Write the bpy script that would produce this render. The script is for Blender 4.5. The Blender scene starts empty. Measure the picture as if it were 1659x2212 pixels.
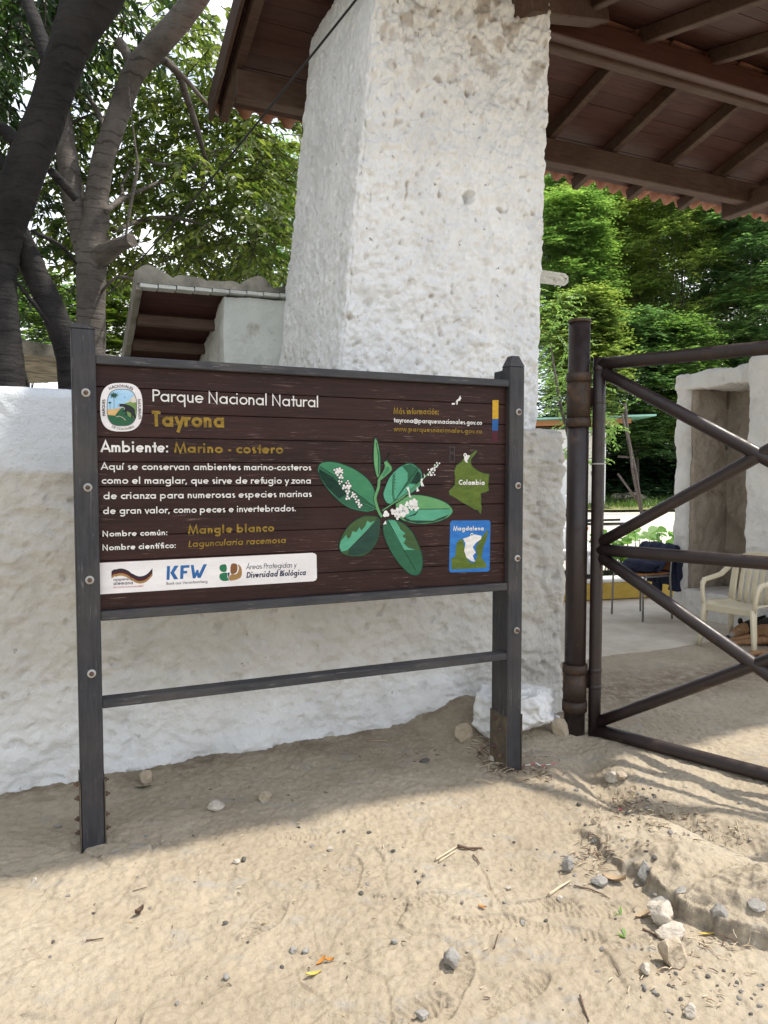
import bpy, bmesh, math, random
import numpy as np
from mathutils import Vector, Matrix, Quaternion

# ------------------------------------------------------------------ camera, sky, sun, exposure
SC = bpy.context.scene
COL = SC.collection
EYE = 1.5
PITCH = math.radians(2.97)
cam_d = bpy.data.cameras.new("camera")
cam = bpy.data.objects.new("camera", cam_d)
COL.objects.link(cam)
cam_d.sensor_fit = 'HORIZONTAL'
cam_d.sensor_width = 36.0
cam_d.lens = 36.0 * 1600.0 / 1659.0
cam_d.clip_start = 0.05
cam_d.clip_end = 500
cam.location = (0, 0, EYE)
cam.rotation_euler = (math.radians(90) - PITCH, 0, 0)
SC.camera = cam

SUN_EL = math.radians(64)
SUN_H = Vector((0.986, 0.163, 0)).normalized()
SUN_V = Vector((SUN_H.x * math.cos(SUN_EL), SUN_H.y * math.cos(SUN_EL), math.sin(SUN_EL)))
sun_d = bpy.data.lights.new("sun", 'SUN')
sun_d.energy = 2.45
sun_d.angle = math.radians(1.3)
sun_d.color = (1.0, 0.93, 0.83)
sun = bpy.data.objects.new("sun", sun_d)
sun.rotation_euler = SUN_V.to_track_quat('Z', 'Y').to_euler()
COL.objects.link(sun)

W = bpy.data.worlds.new("World")
SC.world = W
W.use_nodes = True
wn, wl = W.node_tree.nodes, W.node_tree.links
wn.clear()
w_out = wn.new('ShaderNodeOutputWorld')
sky = wn.new('ShaderNodeTexSky')
sky.sky_type = 'NISHITA'
sky.sun_disc = False
sky.sun_elevation = SUN_EL
sky.sun_rotation = math.atan2(SUN_H.x, SUN_H.y)
bg_sky = wn.new('ShaderNodeBackground')
bg_sky.inputs['Strength'].default_value = 0.13
wl.new(sky.outputs[0], bg_sky.inputs[0])
bg_cl = wn.new('ShaderNodeBackground')
bg_cl.inputs[0].default_value = (1.0, 0.985, 0.96, 1)
bg_cl.inputs['Strength'].default_value = .98
tc = wn.new('ShaderNodeTexCoord')
nz = wn.new('ShaderNodeTexNoise')
nz.inputs['Scale'].default_value = 2.6
nz.inputs['Detail'].default_value = 7
nz.inputs['Roughness'].default_value = 0.6
wl.new(tc.outputs['Generated'], nz.inputs['Vector'])
cr = wn.new('ShaderNodeValToRGB')
cr.color_ramp.elements[0].position = 0.40
cr.color_ramp.elements[1].position = 0.62
wl.new(nz.outputs['Fac'], cr.inputs[0])
mixw = wn.new('ShaderNodeMixShader')
wl.new(cr.outputs[0], mixw.inputs[0])
wl.new(bg_sky.outputs[0], mixw.inputs[1])
wl.new(bg_cl.outputs[0], mixw.inputs[2])
wl.new(mixw.outputs[0], w_out.inputs[0])

SC.view_settings.view_transform = 'Standard'
SC.view_settings.look = 'None'
SC.view_settings.gamma = 1
SC.view_settings.exposure = 1.12
try:
    SC.cycles.max_bounces = 8
    SC.cycles.transparent_max_bounces = 8
    SC.cycles.use_denoising = True
    SC.cycles.sample_clamp_indirect = 6
except Exception:
    pass

# ------------------------------------------------------------------ surveying: a pixel of the 1659 x 2212 view -> a ray
FPX, CX, CY = 1600.0, 829.5, 1106.0
_fw = np.array([0, math.cos(PITCH), -math.sin(PITCH)])
_up = np.array([0, math.sin(PITCH), math.cos(PITCH)])
EYEP = np.array([0, 0, EYE])
def ray(px, py):
    return _fw + np.array([(px - CX) / FPX, 0, 0]) + (CY - py) / FPX * _up
def at(px, py, dist):
    return EYEP + ray(px, py) * dist
def gz(px, py, z=0.0):
    r = ray(px, py)
    return EYEP + r * (z - EYE) / r[2]
ANG = math.radians(24)
UU = np.array([math.cos(ANG), math.sin(ANG), 0.0])
NN = np.array([-math.sin(ANG), math.cos(ANG), 0.0])
OO = gz(0, 1715)
def wp(u, n, z=0.0):                      # wall coordinates -> world
    return OO + UU * u + NN * n + np.array([0, 0, z])
def to_wall(p):
    p = np.asarray(p, float)
    return float((p - OO) @ UU), float((p - OO) @ NN), float(p[2])
def on_n(px, py, n):                      # pixel -> (u, z) on a plane parallel to the wall
    r = ray(px, py)
    t = (n - (EYEP - OO) @ NN) / (r @ NN)
    p = EYEP + r * t
    return float((p - OO) @ UU), float(p[2])

# ------------------------------------------------------------------ numpy noise
_rs = np.random.RandomState(7)
_perm = np.concatenate([_rs.permutation(256)] * 3)
_g3 = _rs.normal(size=(256, 3)); _g3 /= np.linalg.norm(_g3, axis=1)[:, None]
def perlin3(x, y, z):
    x = np.asarray(x, float); y = np.asarray(y, float); z = np.asarray(z, float)
    x, y, z = np.broadcast_arrays(x, y, z)
    xi = np.floor(x).astype(int); yi = np.floor(y).astype(int); zi = np.floor(z).astype(int)
    xf, yf, zf = x - xi, y - yi, z - zi
    xi &= 255; yi &= 255; zi &= 255
    f = lambda t: t * t * t * (t * (t * 6 - 15) + 10)
    u, v, w = f(xf), f(yf), f(zf)
    out = 0
    for dx in (0, 1):
        for dy in (0, 1):
            for dz in (0, 1):
                h = _perm[_perm[_perm[xi + dx] + yi + dy] + zi + dz]
                g = _g3[h]
                d = g[..., 0] * (xf - dx) + g[..., 1] * (yf - dy) + g[..., 2] * (zf - dz)
                out = out + d * (u if dx else 1 - u) * (v if dy else 1 - v) * (w if dz else 1 - w)
    return out * 1.5
def p2(x, y, s=0.0):
    return perlin3(x, y, np.full(np.shape(x), 0.37 + s))
def fbm3(x, y, z, o=3):
    a, t = 1.0, 0
    for i in range(o):
        t = t + a * perlin3(x * 2 ** i, y * 2 ** i, z * 2 ** i + 5.2 * i); a *= .5
    return t
def sstep(a, b, x):
    t = np.clip((x - a) / (b - a), 0, 1)
    return t * t * (3 - 2 * t)

# ------------------------------------------------------------------ materials
def nodes_of(m):
    m.use_nodes = True
    return m.node_tree.nodes, m.node_tree.links
def mk(name, base, rough=0.7, metal=0.0, spec=0.5):
    m = bpy.data.materials.new(name)
    n, l = nodes_of(m)
    b = n['Principled BSDF']
    b.inputs['Base Color'].default_value = (*base, 1)
    b.inputs['Roughness'].default_value = rough
    b.inputs['Metallic'].default_value = metal
    b.inputs['Specular IOR Level'].default_value = spec
    return m
def tex_noise(m, scale, detail=4, rough=.55, vec=None, stretch=None, coord='Object', rotz=0):
    n, l = nodes_of(m)
    t = n.new('ShaderNodeTexCoord'); src = t.outputs[coord]
    if stretch:
        mp = n.new('ShaderNodeMapping'); mp.inputs['Scale'].default_value = stretch
        mp.inputs['Rotation'].default_value = (0, 0, rotz)
        l.new(src, mp.inputs[0]); src = mp.outputs[0]
    z = n.new('ShaderNodeTexNoise')
    z.inputs['Scale'].default_value = scale; z.inputs['Detail'].default_value = detail
    z.inputs['Roughness'].default_value = rough
    l.new(src, z.inputs['Vector'])
    return z.outputs['Fac']
def ramp(m, fac, stops):
    n, l = nodes_of(m)
    r = n.new('ShaderNodeValToRGB')
    e = r.color_ramp.elements
    while len(e) < len(stops): e.new(0.5)
    for el, (p, c) in zip(e, stops):
        el.position = p; el.color = (*c, 1) if len(c) == 3 else c
    l.new(fac, r.inputs[0])
    return r.outputs[0]
def mixc(m, fac, a, b, mode='MIX'):
    n, l = nodes_of(m)
    x = n.new('ShaderNodeMix'); x.data_type = 'RGBA'; x.blend_type = mode
    for sock, v in ((x.inputs[0], fac), (x.inputs[6], a), (x.inputs[7], b)):
        if isinstance(v, (int, float)): sock.default_value = v
        elif isinstance(v, tuple): sock.default_value = (*v, 1)
        else: l.new(v, sock)
    return x.outputs[2]
def setc(m, col):
    n, l = nodes_of(m); l.new(col, n['Principled BSDF'].inputs['Base Color'])
def bump(m, fac, strength=.3, dist=.01, chain=None):
    n, l = nodes_of(m)
    b = n.new('ShaderNodeBump'); b.inputs['Strength'].default_value = strength
    b.inputs['Distance'].default_value = dist
    l.new(fac, b.inputs['Height'])
    if chain is not None: l.new(chain, b.inputs['Normal'])
    l.new(b.outputs[0], n['Principled BSDF'].inputs['Normal'])
    return b.outputs[0]
def island(m):
    n, l = nodes_of(m)
    return n.new('ShaderNodeNewGeometry').outputs['Random Per Island']
BW = [(0.0, (0, 0, 0)), (1.0, (1, 1, 1))]
def mask(m, fac, lo, hi):
    return ramp(m, fac, [(lo, (0, 0, 0)), (hi, (1, 1, 1))])

def mat_sand():
    m = mk("sand", (.42, .33, .215), .95, 0, .15)
    big = tex_noise(m, 1.1, 5, .6)
    fine = tex_noise(m, 30, 6, .7)
    c = ramp(m, big, [(.3, (.325, .270, .195)), (.55, (.41, .348, .258)), (.75, (.485, .425, .328))])
    c = mixc(m, .55, c, ramp(m, fine, [(.25, (.50, .48, .46)), (.5, (1, 1, 1)), (.75, (1.18, 1.16, 1.12))]), 'MULTIPLY')
    slate = mask(m, tex_noise(m, 3.2, 8, .66, stretch=(1, 2.2, 1), rotz=.5), .53, .62)
    fleck = mask(m, tex_noise(m, 16, 5, .6), .45, .6)
    sl = mixc(m, 1.0, slate, fleck, 'MULTIPLY')
    c = mixc(m, mixc(m, 1.0, sl, (.55, .55, .55), 'MULTIPLY'), c, (.33, .325, .30))
    speck = mask(m, tex_noise(m, 95, 2, .5), .70, .76)
    c = mixc(m, mixc(m, 1.0, speck, (.6, .6, .6), 'MULTIPLY'), c, (.13, .11, .09))
    n, l = nodes_of(m)
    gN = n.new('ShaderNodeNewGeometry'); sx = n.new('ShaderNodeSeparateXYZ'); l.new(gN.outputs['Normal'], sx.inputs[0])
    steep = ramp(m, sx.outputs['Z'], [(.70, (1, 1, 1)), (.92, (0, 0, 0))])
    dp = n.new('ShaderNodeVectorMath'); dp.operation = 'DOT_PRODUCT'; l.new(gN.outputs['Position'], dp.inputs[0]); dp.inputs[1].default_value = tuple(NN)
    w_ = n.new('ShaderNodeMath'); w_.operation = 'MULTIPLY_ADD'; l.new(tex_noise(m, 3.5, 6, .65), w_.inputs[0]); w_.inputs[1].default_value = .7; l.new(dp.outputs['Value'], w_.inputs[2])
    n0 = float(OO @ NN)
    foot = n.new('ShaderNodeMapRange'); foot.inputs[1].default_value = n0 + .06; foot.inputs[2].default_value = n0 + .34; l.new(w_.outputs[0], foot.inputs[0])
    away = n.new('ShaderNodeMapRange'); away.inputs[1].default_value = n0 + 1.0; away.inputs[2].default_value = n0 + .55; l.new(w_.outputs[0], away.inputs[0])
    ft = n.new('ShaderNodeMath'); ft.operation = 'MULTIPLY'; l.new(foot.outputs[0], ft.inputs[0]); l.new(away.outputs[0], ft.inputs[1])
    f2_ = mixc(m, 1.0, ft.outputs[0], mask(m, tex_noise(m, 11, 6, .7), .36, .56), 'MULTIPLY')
    c = mixc(m, mixc(m, 1.0, f2_, (.7,) * 3, 'MULTIPLY'), c, (.17, .125, .085))  # dark soil and the shade along the wall foot, both mixed into the colour
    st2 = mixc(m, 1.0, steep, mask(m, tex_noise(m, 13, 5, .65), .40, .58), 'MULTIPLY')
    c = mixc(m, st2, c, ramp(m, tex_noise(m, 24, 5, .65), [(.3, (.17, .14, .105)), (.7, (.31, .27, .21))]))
    setc(m, c)
    b1 = bump(m, tex_noise(m, 170, 4, .7), .55, .005)
    b2 = bump(m, tex_noise(m, 42, 6, .7), .75, .014, b1)
    return m
def mat_plaster(name, base, dirt, stain, speckamt=.5, bumpk=.5, hi=.8):
    m = mk(name, base, .9, 0, .2)
    c = ramp(m, tex_noise(m, 2.4, 6, .62), [(.3, tuple(k * .80 for k in base)), (.5, tuple(k * .93 for k in base)), (.68, base)])
    st = mask(m, tex_noise(m, 5.0, 8, .72), .58, hi)
    c = mixc(m, st, c, dirt)
    sp = mask(m, tex_noise(m, 19, 4, .6), .68, .75)
    c = mixc(m, mixc(m, 1.0, sp, (speckamt,) * 3, 'MULTIPLY'), c, stain)
    setc(m, c)
    b1 = bump(m, tex_noise(m, 90, 5, .65), .4 * bumpk, .006)
    bump(m, tex_noise(m, 26, 5, .6), .6 * bumpk, .02, b1)
    return m
def mat_wood(name, a, b, stretch, scale=14, rough=.75, scratch=None, spec=.3, fade=None):
    m = mk(name, a, rough, 0, spec)
    g = tex_noise(m, scale, 7, .65, stretch=stretch)
    c = ramp(m, g, [(.3, a), (.7, b)])
    r = ramp(m, island(m), [(0, (.80, .80, .80)), (1, (1.2, 1.18, 1.15))])
    c = mixc(m, .8, c, r, 'MULTIPLY')
    if fade:
        f = mask(m, tex_noise(m, 2.2, 5, .6), .45, .75)
        c = mixc(m, mixc(m, 1.0, f, (.55,) * 3, 'MULTIPLY'), c, fade)
    if scratch:
        s1 = mask(m, tex_noise(m, 30, 6, .75, stretch=tuple(k * .5 for k in stretch)), .57, .67)
        s2 = mask(m, tex_noise(m, 3.3, 4, .6), .44, .58)
        c = mixc(m, mixc(m, 1.0, s1, s2, 'MULTIPLY'), c, scratch)
    setc(m, c)
    bump(m, g, .35, .006)
    return m
def mat_metal_paint(name, a, rust, rough=.42, amt=.64):
    m = mk(name, a, rough, 0.0, .5)
    c = ramp(m, tex_noise(m, 5, 6, .6), [(.35, tuple(k * .75 for k in a)), (.65, tuple(k * 1.25 for k in a))])
    c = mixc(m, mask(m, tex_noise(m, 9, 7, .68), amt, amt + .14), c, rust)
    setc(m, c)
    n, l = nodes_of(m)
    rr = ramp(m, tex_noise(m, 22, 5, .6), [(.3, (rough - .1,) * 3), (.7, (rough + .22,) * 3)])
    l.new(rr, n['Principled BSDF'].inputs['Roughness'])
    bump(m, tex_noise(m, 60, 4, .6), .12, .003)
    return m
def mat_leaf(name, dark, light, trans, tw=.35):
    m = bpy.data.materials.new(name)
    n, l = nodes_of(m)
    b = n['Principled BSDF']
    b.inputs['Roughness'].default_value = .42
    b.inputs['Specular IOR Level'].default_value = .45
    c = ramp(m, island(m), [(0, dark), (.55, tuple((p + q) / 2 for p, q in zip(dark, light))), (1, light)])
    cl = ramp(m, tex_noise(m, .55, 3, .5), [(.35, (.72, .78, .8)), (.65, (1.25, 1.2, 1.05))])
    c = mixc(m, 1.0, c, cl, 'MULTIPLY')
    l.new(c, b.inputs['Base Color'])
    tr = n.new('ShaderNodeBsdfTranslucent')
    l.new(mixc(m, 1.0, c, trans, 'MULTIPLY'), tr.inputs[0])
    mx = n.new('ShaderNodeMixShader'); mx.inputs[0].default_value = tw
    l.new(b.outputs[0], mx.inputs[1]); l.new(tr.outputs[0], mx.inputs[2])
    l.new(mx.outputs[0], n['Material Output'].inputs[0])
    return m
def mat_bark(name, a, b, ring=True):
    m = mk(name, a, .9, 0, .2)
    c = ramp(m, tex_noise(m, 4, 7, .65), [(.3, a), (.7, b)])
    rg = tex_noise(m, 9, 5, .6, stretch=(.35, .35, 2.6))
    c = mixc(m, mixc(m, 1.0, mask(m, rg, .62, .70), (.6,) * 3, 'MULTIPLY'), c, tuple(k * .35 for k in a))
    n, l = nodes_of(m)
    t = n.new('ShaderNodeTexCoord'); wv = n.new('ShaderNodeTexWave'); wv.bands_direction = 'Z'
    wv.inputs['Scale'].default_value = 3.4; wv.inputs['Distortion'].default_value = 7; wv.inputs['Detail'].default_value = 3; wv.inputs['Detail Scale'].default_value = 1.3
    l.new(t.outputs['Object'], wv.inputs['Vector'])
    rings = mixc(m, 1.0, mask(m, wv.outputs['Fac'], .90, .985), mask(m, tex_noise(m, 3.1, 4, .6), .42, .58), 'MULTIPLY')
    c = mixc(m, mixc(m, 1.0, rings, (.55,) * 3, 'MULTIPLY'), c, tuple(k * .3 for k in a))
    lich = mask(m, tex_noise(m, 2.3, 6, .7), .56, .70)
    c = mixc(m, mixc(m, 1.0, lich, (.4,) * 3, 'MULTIPLY'), c, tuple(min(1, k * 1.5) for k in b))
    setc(m, c)
    b1 = bump(m, tex_noise(m, 40, 5, .65), .5, .012)
    b2 = bump(m, rg, .6, .03, b1)
    bump(m, rings, -.5, .02, b2)
    return m
def mat_mottled(name, a, b, scale=20, rough=.85, bk=.4, bd=.01, spec=.3):
    m = mk(name, a, rough, 0, spec)
    z = tex_noise(m, scale, 6, .65)
    setc(m, ramp(m, z, [(.3, a), (.7, b)]))
    bump(m, z, bk, bd)
    return m

M = {}
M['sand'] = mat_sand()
M['plaster'] = mat_plaster("white_plaster", (.80, .795, .775), (.50, .44, .36), (.16, .11, .07), .65, 1.2, .78)
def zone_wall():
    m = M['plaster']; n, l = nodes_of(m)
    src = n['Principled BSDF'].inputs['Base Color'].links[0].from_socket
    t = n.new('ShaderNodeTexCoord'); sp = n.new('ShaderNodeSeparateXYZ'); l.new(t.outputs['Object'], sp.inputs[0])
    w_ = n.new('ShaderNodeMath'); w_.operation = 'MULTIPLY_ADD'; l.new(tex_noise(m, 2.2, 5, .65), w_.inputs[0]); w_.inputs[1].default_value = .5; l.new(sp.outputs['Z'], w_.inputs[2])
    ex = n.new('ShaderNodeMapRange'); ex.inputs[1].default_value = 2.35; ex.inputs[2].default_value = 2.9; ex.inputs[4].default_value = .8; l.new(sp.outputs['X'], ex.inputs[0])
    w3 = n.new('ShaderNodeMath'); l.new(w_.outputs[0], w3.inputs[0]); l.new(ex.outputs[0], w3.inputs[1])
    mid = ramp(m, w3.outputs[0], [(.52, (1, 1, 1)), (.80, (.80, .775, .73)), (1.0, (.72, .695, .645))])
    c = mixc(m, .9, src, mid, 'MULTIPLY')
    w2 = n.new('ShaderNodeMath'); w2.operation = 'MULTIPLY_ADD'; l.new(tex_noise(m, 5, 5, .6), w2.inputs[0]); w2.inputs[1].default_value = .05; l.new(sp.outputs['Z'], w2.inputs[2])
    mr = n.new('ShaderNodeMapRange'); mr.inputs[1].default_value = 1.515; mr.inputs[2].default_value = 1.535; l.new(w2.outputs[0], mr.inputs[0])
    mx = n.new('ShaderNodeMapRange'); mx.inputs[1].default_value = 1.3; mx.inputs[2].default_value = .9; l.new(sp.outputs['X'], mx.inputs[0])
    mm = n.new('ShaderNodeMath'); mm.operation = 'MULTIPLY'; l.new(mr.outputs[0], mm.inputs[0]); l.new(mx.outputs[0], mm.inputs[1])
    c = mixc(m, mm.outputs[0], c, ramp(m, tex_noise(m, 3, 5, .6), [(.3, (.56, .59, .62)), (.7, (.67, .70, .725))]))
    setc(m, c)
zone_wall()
M['pillar'] = mat_plaster("pillar_plaster", (.85, .85, .835), (.52, .46, .37), (.15, .10, .06), .85, 1.4, .78)
M['alcove'] = mat_plaster("alcove_plaster", (.82, .80, .76), (.46, .39, .31), (.15, .11, .08), .5, 1.0)
M['alcove_brown'] = mat_plaster("brown_alcove_plaster", (.46, .39, .315), (.30, .24, .18), (.15, .11, .08), .5, 1.6, .7)  # darker, browner plaster for the alcove's inner faces
M['rock_white'] = mat_plaster("painted_rock", (.80, .80, .78), (.60, .56, .50), (.2, .15, .1), .3, .9, .9)
M['shelter_wall'] = mat_plaster("shelter_plaster", (.62, .64, .60), (.36, .33, .27), (.10, .08, .06), .8, .9, .72)
M['cap_mossy'] = mat_mottled("mossy_cement", (.035, .04, .032), (.42, .39, .33), 3.2, .95, .6, .03)
M['board'] = mat_wood("brown_stained_board", (.014, .0055, .0045), (.036, .0135, .0105), (.55, 6, 9), 9, .52, (.20, .13, .105), .22, (.046, .018, .014))
M['post'] = mat_wood("charcoal_painted_timber", (.017, .018, .022), (.042, .043, .050), (7, 7, .6), 10, .62, (.17, .16, .15), .35, (.105, .088, .070))
M['rail'] = mat_wood("charcoal_painted_rail", (.020, .021, .025), (.050, .051, .057), (.6, 7, 7), 10, .62, (.20, .18, .16), .35, (.12, .105, .09))
M['shoe'] = mat_metal_paint("dusty_steel_shoe", (.085, .070, .052), (.16, .12, .075), .6, .5)
M['steel'] = mat_metal_paint("dark_brown_painted_steel", (.022, .0135, .0125), (.085, .043, .024), .38, .60)
M['rust'] = mat_metal_paint("rusty_collar_steel", (.036, .021, .013), (.085, .042, .018), .6, .5)
M['zinc'] = mat_metal_paint("zinc_washer", (.36, .35, .33), (.20, .12, .07), .45, .6)
M['rustnut'] = mat_metal_paint("rusty_nut", (.10, .06, .045), (.2, .1, .06), .6, .5)
M['beam'] = mat_wood("roof_timber", (.044, .023, .016), (.095, .054, .037), (.8, 5, 5), 8, .7, None, .3, (.13, .095, .068))
M['redbeam'] = mat_wood("red_varnished_timber", (.040, .014, .009), (.085, .034, .02), (.6, 6, 6), 8, .5, None, .4)
M['ceiling'] = mat_wood("ceiling_board", (.038, .0135, .0100), (.080, .031, .024), (.5, 7, 7), 6, .6, None, .3, (.085, .040, .032))
M['tile'] = mat_mottled("clay_tile", (.22, .085, .052), (.38, .19, .125), 7, .85, .4, .01)
M['barkd'] = mat_bark("dark_bark", (.018, .017, .018), (.046, .042, .041))
M['barkl'] = mat_bark("grey_smooth_bark", (.085, .074, .065), (.19, .17, .152))
M['barkf'] = mat_bark("forest_bark", (.06, .05, .045), (.12, .10, .09))
M['leafa'] = mat_leaf("broad_leaf", (.060, .100, .032), (.19, .24, .085), (1.5, 1.5, .6), .58)
M['leafd'] = mat_leaf("dark_leaf", (.022, .050, .020), (.055, .10, .032), (1.3, 1.4, .6), .35)
M['leafy'] = mat_leaf("yellow_green_leaf", (.07, .13, .022), (.16, .24, .045), (1.3, 1.3, .5), .42)
M['leaff'] = mat_leaf("forest_leaf", (.062, .135, .046), (.245, .350, .135), (1.3, 1.45, .65), .55)
M['leafg'] = mat_leaf("olive_forest_leaf", (.085, .145, .045), (.30, .37, .15), (1.35, 1.4, .6), .55)
M['leafh'] = mat_leaf("cool_forest_leaf", (.050, .110, .048), (.19, .29, .14), (1.25, 1.45, .75), .5)
M['leafs'] = mat_leaf("undergrowth_leaf", (.010, .028, .012), (.028, .062, .022), (1.2, 1.3, .6), .3)
M['leafp'] = mat_leaf("heart_leaf", (.09, .22, .03), (.20, .38, .06), (1.3, 1.4, .5), .4)
M['rock'] = mat_mottled("tan_rock", (.34, .27, .19), (.52, .44, .33), 9, .9, .6, .02)
M['rockw'] = mat_mottled("pale_rock", (.36, .31, .25), (.60, .55, .47), 8, .9, .6, .02)
M['rockg'] = mat_mottled("grey_slate", (.20, .19, .175), (.36, .345, .315), 9, .8, .6, .02)
M['rockd'] = mat_mottled("dark_chip", (.06, .057, .053), (.15, .14, .125), 20, .7, .5, .01)
M['stick'] = mat_mottled("pale_dry_wood", (.42, .34, .23), (.62, .53, .39), 14, .8, .3, .005)
M['twig'] = mat_mottled("brown_twig", (.08, .05, .035), (.17, .11, .08), 14, .8, .3, .005)
M['dryleaf'] = mat_mottled("dry_leaf", (.32, .23, .14), (.47, .36, .24), 16, .8, .3, .005)
M['orange'] = mat_mottled("orange_dead_leaf", (.38, .14, .02), (.5, .24, .05), 16, .7, .3, .005)
M['yellow'] = mat_mottled("yellow_dead_leaf", (.48, .34, .06), (.6, .46, .12), 16, .7, .3, .005)
M['concrete'] = mat_mottled("dusty_concrete", (.42, .365, .285), (.62, .57, .48), 2.2, .9, .5, .01)
M['kerb_y'] = mat_mottled("yellow_kerb_paint", (.50, .33, .055), (.60, .42, .10), 12, .8, .3, .005)
M['kerb_w'] = mat_mottled("white_kerb_top", (.70, .68, .62), (.80, .78, .72), 12, .8, .3, .005)
M['paintw'] = mk("white_sign_paint", (.78, .76, .73), .6)
M['cream'] = mat_plaster("cream_corrugated", (.82, .77, .66), (.5, .44, .34), (.3, .2, .1), .2, .1)
M['plastic'] = mk("ivory_plastic", (.62, .55, .40), .38, 0, .5)
M['ply'] = mat_wood("orange_plywood", (.26, .11, .04), (.38, .18, .075), (1, 6, 6), 8, .5)
M['tubeg'] = mk("grey_chair_tube", (.22, .21, .20), .4, .3)
M['navy'] = mat_mottled("navy_cloth", (.008, .010, .026), (.022, .027, .060), 30, .8, .5, .01)
M['black'] = mk("black_rubber", (.018, .018, .019), .7)
M['cable'] = mk("black_cable", (.010, .010, .011), .6)
M['gravel'] = mat_mottled("pale_gravel", (.50, .46, .38), (.66, .62, .54), 25, .95, .5, .01)
M['grass'] = mat_leaf("grass_blade", (.06, .13, .02), (.16, .24, .05), (1.2, 1.3, .5), .3)
M['furb'] = mat_mottled("black_fur", (.008, .007, .006), (.028, .022, .017), 40, .8, .6, .01)
M['furt'] = mat_mottled("tan_fur", (.22, .11, .05), (.36, .21, .11), 40, .8, .6, .01)
M['carw'] = mk("white_car_paint", (.75, .76, .78), .25, 0, .6)
M['glass'] = mk("bluish_glass", (.25, .32, .42), .08, 0, .6)
M['lens'] = mk("headlight_lens", (.7, .72, .74), .1, 0, .6)
M['amber'] = mk("amber_lens", (.7, .22, .03), .2)
M['chrome'] = mk("chrome", (.7, .7, .7), .2, 1.0)
M['gtin'] = mk("green_tin_roof", (.25, .50, .42), .45)
M['bluew'] = mk("white_render", (.82, .83, .85), .8)
M['fur_w'] = mk("pale_muzzle", (.3, .27, .24), .8)
M['pink'] = mk("pink_plastic", (.65, .12, .2), .5)

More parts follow.
